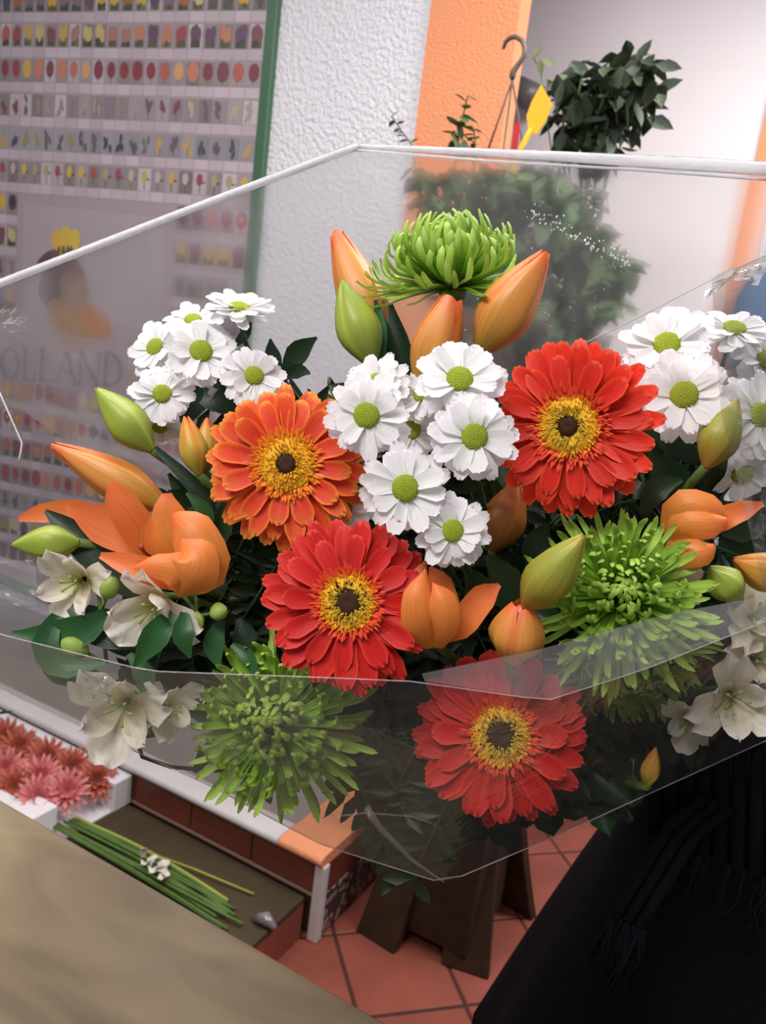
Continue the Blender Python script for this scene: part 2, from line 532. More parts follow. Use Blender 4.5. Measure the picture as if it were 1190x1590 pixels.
def lc(r, g, b): return srgb(r, g, b)[:3]
PAL = {
    'tulip': [(92, 62, 82), (150, 130, 60), (120, 100, 110), (70, 60, 90), (196, 170, 70), (210, 160, 40), (160, 90, 60), (205, 190, 130), (120, 90, 120), (150, 110, 120)],
    'mixed': [(150, 60, 70), (170, 110, 100), (180, 90, 60), (120, 60, 70), (200, 160, 70), (190, 120, 90), (90, 60, 90), (200, 180, 110)],
    'round': [(120, 44, 56), (150, 50, 56), (130, 40, 52), (140, 40, 50), (206, 168, 84), (176, 84, 66), (112, 54, 66), (186, 84, 64), (200, 120, 90), (214, 160, 96), (190, 100, 90), (222, 206, 160)],
    'pale': [(150, 130, 130), (170, 150, 140), (160, 160, 150), (120, 60, 74), (140, 120, 140), (190, 170, 140), (90, 84, 100)],
    'blue': [(60, 62, 80), (90, 84, 84), (50, 52, 66), (150, 140, 90), (80, 76, 96), (110, 100, 100), (200, 160, 70)],
    'stalk': [(150, 60, 70), (190, 180, 170), (200, 170, 80), (160, 70, 60), (214, 180, 70), (170, 160, 110)],
    'daisy': [(160, 44, 60), (110, 44, 70), (180, 60, 70), (206, 110, 110), (210, 170, 60), (206, 130, 60), (190, 80, 80), (150, 50, 70), (60, 40, 54)],
}
ORDER = ['mixed', 'tulip', 'tulip', 'mixed', 'round', 'pale', 'blue', 'stalk', 'daisy', 'mixed', 'pale', 'tulip', 'stalk', 'blue', 'round', 'daisy', 'mixed', 'round', 'blue', 'tulip', 'mixed']
CW = 0.0575
pr_ = random.Random(5)
for k, kind in enumerate(ORDER):
    zs = 2.255 + 0.2 - 0.1 * k          # middle of the white label strip under this row
    if zs < 0.42: break
    zb, zt = zs + 0.017, zs + 0.081
    for i in range(27):
        x1 = XR - i * CW
        x0 = x1 - CW * 0.93
        xm = (x0 + x1) / 2
        if x0 < PL + 0.06: break
        if 1.17 < zs + 0.05 < 1.36 and xm < -2.06: continue      # title
        if 1.36 <= zs + 0.05 < 1.71 and -2.66 < xm < -1.93: continue  # wooden shoe picture
        bgk = pr_.random()
        g = pr_.uniform(-12, 12)
        bg = (150+g, 138+g, 142+g) if bgk < .5 else ((132+g, 122+g, 120+g) if bgk < .8 else (180+g, 170+g, 174+g))
        if kind == 'blue': bg = (144+g, 139+g, 146+g)
        irect(x0, x1, zb, zt, lc(*bg), 0.0002)
        s = pr_.uniform(-8, 8)
        irect(x0 - 0.001, x1 + 0.001, zs - 0.013, zs + 0.0155, lc(184 + s, 170 + s, 177 + s), 0.0002)
        c = pr_.choice(PAL[kind]); c = lc(*[0.78*v + 0.22*u for v, u in zip(c, (140, 128, 128))])
        gr = lc(*pr_.choice([(86, 88, 66), (64, 68, 56), (104, 106, 80)]))
        zc = (zb + zt) / 2
        if kind in ('round', 'daisy'):
            irect(xm - 0.0015, xm + 0.0015, zb + 0.004, zc, gr, 0.0004)
            rr = pr_.uniform(0.020, 0.026)
            iell(xm, zc + 0.006, rr * 0.92, rr * (1.05 if kind == 'daisy' else 1.15), c, 0.0006, 12)
            if kind == 'daisy' and pr_.random() < .5: iell(xm, zc + 0.006, 0.006, 0.006, lc(214, 180, 80) if pr_.random() < .6 else lc(50, 36, 36), 0.0008)
        elif kind in ('tulip', 'mixed'):
            irect(x0 + 0.008, x1 - 0.008, zb + 0.002, zb + 0.026, gr, 0.0004)
            for t in range(3):
                iell(xm + (t - 1) * 0.011, zc + 0.006 + pr_.uniform(-.006, .008), 0.011, 0.021, c, 0.0006 + t*0.00012, 8)
            iell(xm + pr_.uniform(-.012, .012), zb + 0.011, 0.008, 0.009, lc(82, 80, 70), 0.0005, 6)
        elif kind == 'stalk':
            irect(xm - 0.0015, xm + 0.002, zb + 0.004, zc, gr, 0.0004)
            iell(xm + 0.012, zc + 0.002, 0.012, 0.003, gr, 0.0004, 6)
            iell(xm - 0.002, zc + 0.010, 0.013, 0.018, c, 0.0006, 9)
        else:
            for t in range(4):
                iell(xm + pr_.uniform(-.013, .013), zc + pr_.uniform(-.02, .02), 0.007, 0.014, c, 0.0006 + t*0.00012, 7, pr_.uniform(-.7, .7))
            irect(xm - 0.001, xm + 0.001, zb + 0.004, zt - 0.012, gr, 0.00045)
# printed picture of a pair of wooden shoes with yellow flowers
def ix(px, py): p = PY(px, py, WY); return p.x, p.z
def blob(px, py, rx, rz, c, lift, ang=0.0):
    x, z = ix(px, py)
    ink_pts = [(x + rx*cos(a)*cos(ang) - rz*sin(a)*sin(ang), z + rx*cos(a)*sin(ang) + rz*sin(a)*cos(ang)) for a in [2*pi*k/18 for k in range(18)]]
    ink.face([ink.vert((u - PX1, -0.0085 - lift, v - OZ)) for u, v in ink_pts], c)
x0, z0 = ix(45, 352); x1, z1 = ix(285, 500)
ink.quad((x0-PX1-.02, -0.0087, 1.36-OZ), (-1.95-PX1, -0.0087, 1.35-OZ), (-1.95-PX1, -0.0087, 1.70-OZ), (x0-PX1-.02, -0.0087, 1.72-OZ), lc(168, 156, 162))
blob(100, 425, 0.12, 0.075, lc(112, 82, 82), 0.0008, -0.25)
blob(92, 445, 0.10, 0.07, lc(96, 70, 72), 0.0010, 0.3)
blob(118, 450, 0.075, 0.06, lc(150, 120, 100), 0.0012, -0.4)
blob(120, 492, 0.15, 0.06, lc(168, 120, 70), 0.0011, -0.12)
blob(150, 498, 0.085, 0.05, lc(186, 116, 60), 0.0014, -0.3)
blob(72, 405, 0.04, 0.018, lc(92, 72, 82), 0.0012, 0.5)
for dx, dy in ((-14, 0), (0, -4), (14, 1), (7, 8), (-8, 9)):
    blob(106 + dx, 372 + dy, 0.028, 0.034, lc(206, 172 + dx//2, 76), 0.0017 + dx*0.00001)
for dx in (-10, -2, 6, 12): blob(104 + dx, 394, 0.009, 0.026, lc(96, 84, 60), 0.0021 + dx*0.00001, dx * .03)
tag(ink.obj('printed_pictures', M_INK, pos, smooth=False), 'rows of small printed flower pictures', kind='stuff')
# title lettering HOLLAND in grey capitals, built from flat serif strokes
tl = MB()


def stroke(x0, z0, x1, z1, w):
    d = Vector((x1 - x0, z1 - z0)); n = Vector((-d.y, d.x)).normalized() * w / 2
    tl.quad(*[(a[0], -0.0092, a[1]) for a in ((x0+n.x, z0+n.y), (x0-n.x, z0-n.y), (x1-n.x, z1-n.y), (x1+n.x, z1+n.y))])


def serif(x, z, w=0.03): stroke(x - w/2, z, x + w/2, z, 0.006)


def letter(ch, x, z, h, w):
    k, t = 0.017, 0.006
    if ch == 'H':
        for u in (0.01, w - 0.01): stroke(x+u, z, x+u, z+h, k); serif(x+u, z); serif(x+u, z+h)
        stroke(x, z+h/2, x+w, z+h/2, t)
    if ch == 'L':
        stroke(x+0.012, z, x+0.012, z+h, k); serif(x+0.012, z+h); stroke(x, z, x+w, z, t); stroke(x+w-0.004, z, x+w-0.002, z+h*.3, t)
    if ch == 'A':
        stroke(x, z, x+w*.48, z+h, t); stroke(x+w*.48, z+h, x+w, z, k); stroke(x+w*.2, z+h*.35, x+w*.8, z+h*.35, t); serif(x, z); serif(x+w, z)
    if ch == 'N':
        stroke(x, z, x, z+h, t); stroke(x, z+h, x+w, z, k); stroke(x+w, z, x+w, z+h, t); serif(x, z); serif(x+w, z+h)
    if ch in 'OD':
        a0, a1 = (0, 2*pi) if ch == 'O' else (-pi/2, pi/2)
        cx, rx = (x+w/2, w/2) if ch == 'O' else (x+0.012, w-0.012)
        n = 18
        for i in range(n):
            u, v = a0+(a1-a0)*i/n, a0+(a1-a0)*(i+1)/n
            kk = t + (k - t) * abs(cos((u+v)/2))
            stroke(cx+rx*cos(u), z+h/2+h/2*sin(u), cx+rx*cos(v), z+h/2+h/2*sin(v), kk)
        if ch == 'D': stroke(x+0.012, z, x+0.012, z+h, k); serif(x+0.012, z); serif(x+0.012, z+h)


lx = -2.835 - PX1
for ch, w in zip('HOLLAND', (0.085, 0.095, 0.07, 0.07, 0.095, 0.09, 0.085)):
    letter(ch, lx, 1.10 - OZ + (lx + PX1 + 2.747) * 0.087, 0.11, w)
    lx += w + 0.022
tag(tl.obj('title_lettering', simple('title_ink', srgb(112, 104, 118)), pos, smooth=False), 'grey capital letters reading HOLLAND')

# ------------------------------------------------------------------ petals, leaves, tubes shared by many pieces
def petal_mesh(name, m, prof, zfun, groove=0.1, nr=6, nc=4, ruffle=0.0, seed=0):
    """unit petal along +X (length 1, half width 1 at the widest); prof(t)-> half width, zfun(t)-> height"""
    b = MB(); r = random.Random(seed)
    rows, uvs = [], []
    for i in range(nr + 1):
        t = 1 - (1 - i / nr)**1.7      # rows crowd towards the rounded tip
        w = prof(t)
        row, uv = [], []
        for j in range(nc + 1):
            s = -1 + 2 * j / nc
            z = zfun(t) - groove * (1 - s * s) * sin(pi * min(1, t * 0.95 + .05)) + (ruffle * sin(s * 5 + t * 7 + seed) * t * t if ruffle else 0)
            x = t - (0.035 * s * s if i == nr else 0)
            row.append((x, s * w, z)); uv.append((j / nc, t))
        rows.append(row); uvs.append(uv)
    b.grid(rows, uvs)
    return b.mesh(name, m)


def lerp_prof(pts):
    def f(t):
        for (a, u), (c, v) in zip(pts, pts[1:]):
            if t <= c:
                k = (t - a) / (c - a); k = k * k * (3 - 2 * k)
                return u + (v - u) * k
        return pts[-1][1]
    return f


def orient(c, n, spin=0.0):
    n = n.normalized()
    x = RIGHT - n * RIGHT.dot(n)
    if x.length < 1e-3: x = UP - n * UP.dot(n)
    x.normalize(); y = n.cross(x)
    M = Matrix((x, y, n)).transposed().to_4x4()
    M.translation = c
    return M @ Matrix.Rotation(spin, 4, 'Z')


def facing(px, py, a=0.0, b=0.0):
    return (-ray(px, py).normalized() + RIGHT * a + UP * b).normalized()


def px2m(p, d): return p * d / F


def T(x=0, y=0, z=0): return Matrix.Translation((x, y, z))
def RZ(a): return Matrix.Rotation(a, 4, 'Z')
def RY(a): return Matrix.Rotation(a, 4, 'Y')
def RX(a): return Matrix.Rotation(a, 4, 'X')
def SCL(x, y, z): return Matrix.Diagonal((x, y, z, 1))


def bez(p0, p1, p2, p3, n=10):
    return [(p0*(1-t)**3 + p1*3*t*(1-t)**2 + p2*3*t*t*(1-t) + p3*t**3) for t in [i/n for i in range(n+1)]]


BIND = D(862, 1168, 0.775)         # where the stems are held
MG_STEM = simple('green_stem', srgb(86, 112, 52), 0.55, 0.3, noise_amt=0.2, noise_scale=40)
MG_DSTEM = simple('dark_green_stem', srgb(52, 78, 44), 0.55, 0.3, noise_amt=0.2, noise_scale=40)


def stem_to_bind(root, start, back, rad, m=None, name='stem'):
    """a stem from the back of a bloom to the hand, as a part of the bloom's thing"""
    inv = root.matrix_world.inverted()
    j = Vector((RND.uniform(-1, 1), RND.uniform(-1, 1), RND.uniform(-1, 1))) * 0.014
    e = BIND + j
    d = (e - start).length
    pts = bez(start, start + back * min(.05, d * 0.2), e + (start - e) * 0.4, e, 9)
    pts.append(e + (e - pts[-2]).normalized() * 0.05)
    b = MB(); b.tube([inv @ p for p in pts], rad, 6)
    return b.obj(name, m or MG_STEM, root)


def leafm(name, c0, c1, transl=0.2, rough=0.42):
    return petal_mat(name, [(0.0, c0), (1.0, c1)], transl, rough, 0.10, 0.35, None, 0.45)


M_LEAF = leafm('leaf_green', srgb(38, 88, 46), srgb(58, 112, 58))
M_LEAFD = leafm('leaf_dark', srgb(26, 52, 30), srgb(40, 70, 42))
M_FERN = leafm('fern_dark', srgb(22, 42, 24), srgb(40, 64, 34))
M_HANG = leafm('hanging_leaf', srgb(62, 90, 56), srgb(98, 126, 80), 0.15, 0.6)
M_HANG2 = leafm('hanging_leaf_olive', srgb(76, 98, 58), srgb(112, 134, 84), 0.15, 0.6)
LEAFP = lerp_prof([(0, .12), (.35, 1), (.7, .7), (1, .02)])
leaf_me = [petal_mesh('leaf', m, LEAFP, lambda t, k=k: -k*t*t, 0.12, 4, 2) for m, k in ((M_HANG, .15), (M_HANG, .45), (M_HANG2, .3))]
fern_me = petal_mesh('leaflet', M_FERN, LEAFP, lambda t: -.1*t*t, 0.1, 3, 2)


def ribbon(name, m, pts, widths, parent, normal=None, cup=0.15, inv=None, nc=4, nr=9, twist=0.0):
    """a leaf or tepal along a path of 3D points (Catmull-Rom through them), flat side towards the normal"""
    P = [Vector(p) for p in pts]
    def cr(t):
        k = min(int(t), len(P) - 2); u = t - k
        p0, p1, p2, p3 = P[max(k-1, 0)], P[k], P[k+1], P[min(k+2, len(P)-1)]
        return 0.5*((2*p1)+(p2-p0)*u+(2*p0-5*p1+4*p2-p3)*u*u+(3*p1-p0-3*p2+p3)*u**3)
    def wr(t):
        k = min(int(t), len(widths) - 2); u = t - k; u = u*u*(3-2*u)
        return widths[k] + (widths[k+1]-widths[k])*u
    b = MB(); rows, uvs = [], []
    for i in range(nr + 1):
        t = (1 - (1 - i / nr)**1.35) * (len(P) - 1)
        p = cr(t); tg = (cr(min(t+.02, len(P)-1)) - cr(max(t-.02, 0))).normalized()
        nn = normal or (CP - p).normalized()
        sd = tg.cross(nn)
        sd = sd.normalized() if sd.length > 1e-5 else tg.orthogonal()
        if twist: sd = Matrix.Rotation(twist * i / nr, 3, tg) @ sd
        n2 = sd.cross(tg).normalized()
        w = wr(t)
        rows.append([(inv @ q if inv else q) for q in [p + sd*w*s/2 - n2*cup*w*(1-s*s) for s in [-1+2*j/nc for j in range(nc+1)]]])
        uvs.append([(j/nc, i/nr) for j in range(nc+1)])
    b.grid(rows, uvs)
    return b.obj(name, m, parent)


# ------------------------------------------------------------------ flower carton, stems on the platform
PZT = 0.118
ct = thing('flower_carton', 'open white cardboard carton of pink flowers on the low platform', 'carton', T(-1.44, 1.36, PZT))
box('floor_panel', (-0.9, -0.17, 0.0), (-0.005, 0.115, 0.004), M_CARTON, ct)
box('long_side', (-0.9, 0.085, 0.0), (-0.085, 0.117, 0.085), M_CARTON, ct, 0.003)
box('long_side', (-0.9, -0.18, 0.0), (-0.13, -0.14, 0.085), M_CARTON, ct, 0.003)
e1 = box('end_corner', (-0.082, 0.055, 0.0), (0.0, 0.117, 0.086), M_CARTON, ct, 0.003)
box('end_corner', (-0.127, -0.18, 0.0), (-0.03, -0.10, 0.086), M_CARTON, ct, 0.003)
b = MB(); b.lathe([(0.0, 0.0875), (0.011, 0.0875), (0.011, 0.0862)], 14, -0.045, 0.09)
tag(b.obj('printed_emblem', simple('violet_ink', srgb(150, 96, 150)), e1), 'round violet and pink printed mark')
b = MB(); b.lathe([(0.0, 0.0882), (0.005, 0.0882), (0.005, 0.0862)], 10, -0.042, 0.088)
b.obj('printed_emblem_heart', simple('pink_ink', srgb(206, 130, 150)), e1)

M_PINK = petal_mat('pink_petal', [(0, srgb(196, 92, 92)), (0.6, srgb(232, 138, 140)), (1, srgb(242, 172, 168))], 0.2)
M_PINKD = petal_mat('salmon_petal', [(0, srgb(150, 72, 60)), (0.6, srgb(204, 112, 92)), (1, srgb(216, 136, 112))], 0.2)
pk = [petal_mesh('pink_petal', m, lerp_prof([(0, .5), (.7, 1), (1, .25)]), lambda t: .25*t*t, .1, 3, 2) for m in (M_PINK, M_PINKD)]
pink = [(22, 1222, 1, 'front row of the carton, at the picture edge'), (60, 1238, 0, 'front row of the carton, beside its white front side'),
        (104, 1228, 0, 'at the open end of the carton, brightest of all'), (150, 1212, 1, 'at the open end, against the back corner'),
        (30, 1160, 1, 'at the back, nearest the dark leaf scrap'), (72, 1176, 1, 'behind the dark gap'),
        (112, 1192, 1, 'in the middle of the carton, behind the brightest head'), (8, 1195, 0, 'at the left picture edge above the dark gap'),
        (62, 1206, 0, 'in the centre of the carton, above two dark gaps'), (8, 1145, 1, 'at the back left of the carton, half out of the picture')]
for k, (px, py, sal, txt) in enumerate(pink):
    c = PZ(px, py, 0.196 + 0.006 * (k % 3))
    c.y = max(1.25, min(1.43, c.y))
    n = Vector((0.55 + 0.2 * RND.random(), -0.45, 0.7))
    r = thing('pink_flower', ('salmon' if sal else 'bright pink') + ' shaggy flower head ' + txt, 'flower', orient(c, n, RND.random() * 6), 'pink flowers in the carton')
    for ring, (cnt_, tl_, ln) in enumerate(((17, -0.15, 0.056), (15, 0.3, 0.050), (11, 0.75, 0.038))):
        for i in range(cnt_):
            a = 2 * pi * i / cnt_ + ring * .3 + RND.uniform(-.1, .1)
            inst('petal', pk[sal], r, RZ(a) @ T(0.003, 0, 0) @ RY(-tl_ + RND.uniform(-.15, .15)) @ SCL(ln, 0.0068, ln))
    b = MB(); b.tube([(0, 0, 0), (-0.01, 0, -0.02), (-0.045, 0.01, -0.045)], 0.003, 5)
    b.obj('stem', MG_STEM, r)

bs = thing('stem_bundle', 'bundle of bare green flower stems tied with white paper on the platform', 'flower stems', T(-1.2, 1.33, PZT))
M_PALEST = simple('yellow_green_stem', srgb(150, 158, 70), 0.5, 0.3)
for k in range(15):
    f = (k % 5) / 4 - 0.5 + RND.uniform(-.12, .12)
    p0 = PZ(100 + 34 * f + RND.uniform(-8, 8), 1276 - 10 * f, 0.15)
    p1 = PZ(240 + 14 * f, 1348 - 34 * f, 0.126 + 0.005 * (k // 5))
    p2 = PZ(366 + RND.uniform(-34, 16), 1420 - 36 * f + RND.uniform(-9, 6), 0.124 + 0.003 * (k // 5))
    for p in (p0, p1, p2): p.y = max(p.y, 1.0)
    p0.z = 0.150; 
    b = MB(); b.tube([p - bs.location for p in bez(p0, p0 + (p1-p0)*.6, p1 + (p1-p2)*.2, p2, 8)], RND.uniform(.003, .0046), 6)
    b.obj('stem', M_PALEST if k in (4, 9) else MG_STEM, bs)
p0, p1 = PZ(215, 1318, .128), PZ(394, 1388, .126)
b = MB(); b.tube([p0 - bs.location, (p0+p1)/2 - bs.location + Vector((0, 0, .004)), p1 - bs.location], 0.0026, 6); tag(b.obj('stem', M_PALEST, bs), 'yellow-green stem sticking out beyond the others')
M_TIE = simple('white_tie', srgb(206, 200, 188), 0.8, 0.2)
pt = petal_mesh('tie_fold', M_TIE, lerp_prof([(0, .4), (.5, 1), (1, .5)]), lambda t: .4*sin(3*t), .2, 3, 2)
for k in range(9):
    p = PZ(222 + 5 * k, 1338 + 3.2 * k + RND.uniform(-8, 8), 0.142) - bs.location
    inst('tie_fold', pt, bs, T(*p) @ RZ(RND.random()*6) @ RY(-RND.uniform(.2, 1.2)) @ SCL(.034, .012, .034))

slv = MB()
pa, pb_ = PZ(398, 1425, .125), PZ(428, 1442, .125)
slv.tube([pa, (pa+pb_)/2 + Vector((0, 0, .012)), pb_], [.012, .016, .006], 8)
tag(slv.obj('plastic_scrap', simple('glossy_plastic', srgb(120, 112, 118), 0.12, 0.8)), 'small shiny plastic scrap at the cut ends of the green stems', 'scrap')
sc = thing('leaf_scrap', 'small dark leaf lying on the white ledge edge at the left', 'leaf')
lp = [PZ(-12, 1110, LZ + .004), PZ(6, 1106, LZ + .008), PZ(21, 1104, LZ + .004)]
ribbon('blade', M_LEAFD, lp, [.004, .02, .004], sc, Vector((0, 0, 1)), 0.1)

# ------------------------------------------------------------------ plant stand with two plants
SX, SY = -0.62, 1.75
st = thing('plant_stand', 'dark brown wooden plant stand with splayed board legs on the terracotta tiles', 'plant stand', T(SX, SY, 0))
TOPZ = 1.36
def board(name, p0, p1, w0, w1, th, bow, out):
    """a curved board leg from foot p0 to top p1, widths w0 (foot) and w1 (top)"""
    p0, p1, out = Vector(p0), Vector(p1), Vector(out).normalized()
    sd = Vector((0, 0, 1)).cross(out)
    b = MB(); rows = []
    for i in range(9):
        t = i / 8
        p = p0.lerp(p1, t) + out * bow * (t * t - t) * 1.0
        w = w0 + (w1 - w0) * t - 0.12 * w0 * sin(pi * t)
        rows.append([p + sd*w/2 + out*th/2, p - sd*w/2 + out*th/2, p - sd*w/2 - out*th/2, p + sd*w/2 - out*th/2])
    i0 = len(b.v); b.grid(rows, None, True)
    b.f.append((i0+3, i0+2, i0+1, i0)); b.f.append(tuple(i0+32+k for k in range(4)))
    return b.obj(name, M_DARKWOOD, st, smooth=False, bevel=0.004)
for fx, fy in ((-0.085, -0.165), (0.13, -0.115), (0.15, 0.17), (-0.12, 0.16)):
    board('leg', (fx, fy, 0), (fx*.45, fy*.3, 0.52), 0.115, 0.13, 0.03, 0.04, (fx*.2, fy, 0))
box('apron', (-0.12, -0.13, 0.035), (0.13, 0.10, 0.54), M_DARKWOOD, st, 0.006)
b = MB(); b.lathe([(0.0, .54), (.045, .54), (.035, .6), (.03, .95), (.036, 1.28), (.06, 1.335), (0, 1.335)], 14); b.obj('post', M_DARKWOOD, st)
box('top_board', (-0.22, -0.17, 1.335), (0.27, 0.2, TOPZ), M_DARKWOOD, st, 0.005)

hp = thing('hanging_plant', 'trailing green plant in a pot with an upright hook, behind the clear wrap', 'plant', T(SX - 0.06, SY - 0.04, TOPZ), 'plants behind the bouquet')
HC = Vector(hp.location)
b = MB(); b.lathe([(0, 0), (.075, 0), (.105, .12), (.112, .14), (.112, .155), (.102, .155), (.095, .13), (0, .125)], 24); b.obj('pot', M_POT, hp)
hook = [PY(px, py, 1.71) - HC for px, py in ((782, 76), (785, 66), (792, 59), (801, 57), (811, 63), (815, 74), (814, 87), (806, 99), (798, 110), (796, 118), (796, 124))]
b = MB(); b.tube(hook, [.003, .0045, .005, .005, .005, .005, .005, .005, .0065, .007, .004], 8); tag(b.obj('hook', M_BLACKMETAL, hp), 'grey-brown plastic hook')
for ang, tgt in enumerate(((762, 228), (795, 235), (812, 195))):
    e = Vector((.108*cos(ang*2.1+2.6), .108*sin(ang*2.1+2.6), .15))
    if ang == 0: e = PY(757, 236, 1.68) - HC; e = Vector((e.x, e.y, e.z))
    b = MB(); b.tube([hook[-1], (hook[-1] + e)/2, e], .0022, 5); b.obj('hanger_wire', M_BLACKMETAL, hp)
    if ang == 0:
        b = MB(); b.tube([e, Vector((-.09, .02, .15))], .0022, 5); b.obj('hanger_wire', M_BLACKMETAL, hp)
lr = random.Random(3)
# foliage mass: trailing sprays, seen between pixels (600..985, 190..530)
poly = [(640, 250), (735, 262), (870, 255), (930, 320), (985, 400), (965, 470), (900, 525), (760, 540), (690, 480), (655, 330)]
def inpoly(x, y, P):
    c = False
    for i in range(len(P)):
        x1, y1 = P[i]; x2, y2 = P[i-1]
        if (y1 > y) != (y2 > y) and x < (x2-x1)*(y-y1)/(y2-y1)+x1: c = not c
    return c
n = 0
more = MB()
while n < 1150:
    px, py = lr.uniform(630, 990), lr.uniform(240, 545)
    if not inpoly(px, py, poly): continue
    n += 1
    p = PY(px, py, lr.uniform(1.60, 1.86)) - HC
    M = T(*p) @ RZ(lr.random()*6.28) @ RY(lr.uniform(-.3, 1.2)) @ RX(lr.uniform(-.6, .6)) @ SCL(lr.uniform(.04, .066), lr.uniform(.013, .021), .04)
    if n <= 280:
        inst('leaf', leaf_me[n % 3], hp, M)
    else:
        i0 = len(more.v); me = leaf_me[n % 3]
        for k_, v in enumerate(me.vertices): more.vert(M @ v.co, (0.5, 0.5))
        for p_ in me.polygons: more.f.append(tuple(i0 + i for i in p_.vertices))
tag(more.obj('inner_leaves', M_HANG, hp), kind='stuff')
for k in range(12):
    a = lr.random() * 6.28
    px, py = lr.uniform(660, 950), lr.uniform(330, 520)
    e = PY(px, py, lr.uniform(1.64, 1.8)) - HC
    b = MB(); b.tube(bez(Vector((.05*cos(a), .05*sin(a), .13)), Vector((.13*cos(a), .13*sin(a), .3)), (e + Vector((0, 0, .15))), e, 8), .0018, 4)
    b.obj('runner', MG_DSTEM, hp)
# small sprigs that show against the wall above the wrap
for pts, sz in (([(650, 300), (640, 225), (625, 205), (608, 180)], .02), ([(700, 300), (712, 225), (712, 205), (720, 178), (727, 148)], .034), ([(735, 300), (738, 225), (736, 200)], .02)):
    P = [PY(x, y, 1.66) - HC for x, y in pts]
    b = MB(); b.tube(P, .0015, 5); b.obj('sprig_stem', MG_DSTEM, hp)
    for k in range(9):
        t = .3 + .7 * k / 8 * (len(P) - 1) / (len(P) - 1); f = t * (len(P) - 1); i = min(int(f), len(P) - 2)
        p = P[i].lerp(P[i+1], f - i)
        inst('leaf', leaf_me[k % 2], hp, T(*p) @ RZ(lr.random()*6.28) @ RY(lr.uniform(-.9, .5)) @ SCL(sz * lr.uniform(.8, 1.3), sz * .34, .02))
for k in range(8):   # fuller tuft against the orange stripe
    p = PY(710 + lr.uniform(-12, 12), 198 + lr.uniform(-22, 22), 1.66 + lr.uniform(-.02, .02)) - HC
    inst('leaf', leaf_me[k % 3], hp, T(*p) @ RZ(lr.random()*6.28) @ RY(lr.uniform(-.5, 1.2)) @ SCL(.04, .013, .03))

bp = thing('bushy_plant', 'upright bushy dark green potted plant against the smooth white wall', 'plant', T(SX + 0.06, SY + 0.10, TOPZ), 'plants behind the bouquet')
BC = Vector(bp.location)
M_BUSH = leafm('bush_leaf', srgb(36, 50, 38), srgb(58, 74, 50), .12, .6)
M_BUSH2 = leafm('bush_leaf_olive', srgb(52, 64, 42), srgb(76, 90, 60), .12, .6)
bush_me = [petal_mesh('leaf', m, LEAFP, lambda t, k=k: -k*t*t, 0.12, 4, 2) for m, k in ((M_BUSH, .15), (M_BUSH, .5), (M_BUSH2, .3))]
b = MB(); b.lathe([(0, 0), (.065, 0), (.085, .13), (.09, .14), (.078, .14), (.07, .115), (0, .11)], 20); b.obj('pot', M_GREYPOT, bp)
poly2 = [(864, 116), (900, 90), (940, 94), (975, 82), (1016, 84), (1022, 135), (1002, 175), (985, 205), (965, 240), (880, 240), (862, 195), (868, 150)]
n = 0
while n < 285:
    px, py = lr.uniform(850, 1040), lr.uniform(70, 250)
    if not inpoly(px, py, poly2): continue
    n += 1
    p = PY(px, py, lr.uniform(1.74, 1.92)) - BC
    M = T(*p) @ RZ(lr.random()*6.28) @ RY(lr.uniform(-.5, 1.3)) @ RX(lr.uniform(-.6, .6)) @ SCL(lr.uniform(.042, .07), lr.uniform(.013, .020), .05)
    inst('leaf', bush_me[n % 3], bp, M)
for px, py, ln in ((900, 84, .05), (968, 86, .05), (1030, 128, .055), (1030, 88, .055), (862, 112, .055), (1010, 200, .05), (882, 104, .05), (1018, 170, .06), (1000, 84, .05), (935, 90, .05)):
    p = PY(px - 12, py + 12, 1.8) - BC
    inst('leaf', bush_me[0], bp, T(*p) @ RY(lr.uniform(-1.4, 1.2)) @ RX(1.2) @ SCL(ln, ln*.28, ln))
for k in range(9):
    px = 880 + k * 13 + lr.uniform(-4, 4)
    top = PY(px, lr.uniform(110, 180), lr.uniform(1.78, 1.88)) - BC
    b = MB(); b.tube(bez(Vector((lr.uniform(-.05, .05), lr.uniform(-.05, .05), .1)), Vector((0, 0, .40)), top - Vector((.03, 0, .10)), top, 6), .0026, 5)
    b.obj('stem', MG_DSTEM, bp)
# sprouting pale twig left of the bush
P = [PY(x, y, 1.8) - BC for x, y in ((860, 260), (848, 170), (840, 110), (828, 88))]
b = MB(); b.tube(P, .0015, 5); b.obj('stem', MG_STEM, bp)
M_PALELEAF = leafm('pale_leaf', srgb(120, 136, 90), srgb(150, 160, 110))
pl_me = petal_mesh('leaf', M_PALELEAF, LEAFP, lambda t: -.1*t*t, .1, 4, 2)
for px, py, a in ((826, 92, 1.0), (842, 92, -.3), (858, 125, .3), (842, 115, 2.0), (850, 140, .6)):
    p = PY(px, py, 1.79) - BC
    inst('leaf', pl_me, bp, T(*p) @ RY(-a) @ RX(1.3) @ SCL(.035, .009, .03))

yc = thing('sticky_card', 'yellow diamond shaped insect card on a stick in the plant pot', 'card', T(*PY(838, 170, 1.67)))
YCL = Vector(yc.location)
out = [PY(x, y, 1.67) - YCL for x, y in ((841, 131), (858, 162), (848, 188), (834, 209), (822, 204), (818, 180), (826, 158))]
b = MB()
for dy in (-.0012, .0012): [b.vert(p + Vector((0, dy, 0))) for p in out]
b.f.append(tuple(range(6, -1, -1))); b.f.append(tuple(range(7, 14)))
for k in range(7): b.f.append((k, (k+1) % 7, 7 + (k+1) % 7, 7 + k))
b.obj('card', M_YELLOW, yc, smooth=False)
b = MB(); p0 = PY(826, 200, 1.67) - YCL; p1 = PY(800, 246, 1.68) - YCL
b.tube([p0, p1, Vector((HC.x, HC.y, HC.z + .13)) - YCL + Vector((.03, -.03, 0))], [.006, .0055, .003], 6); b.obj('stick', M_YELLOW, yc)
rt = MB()
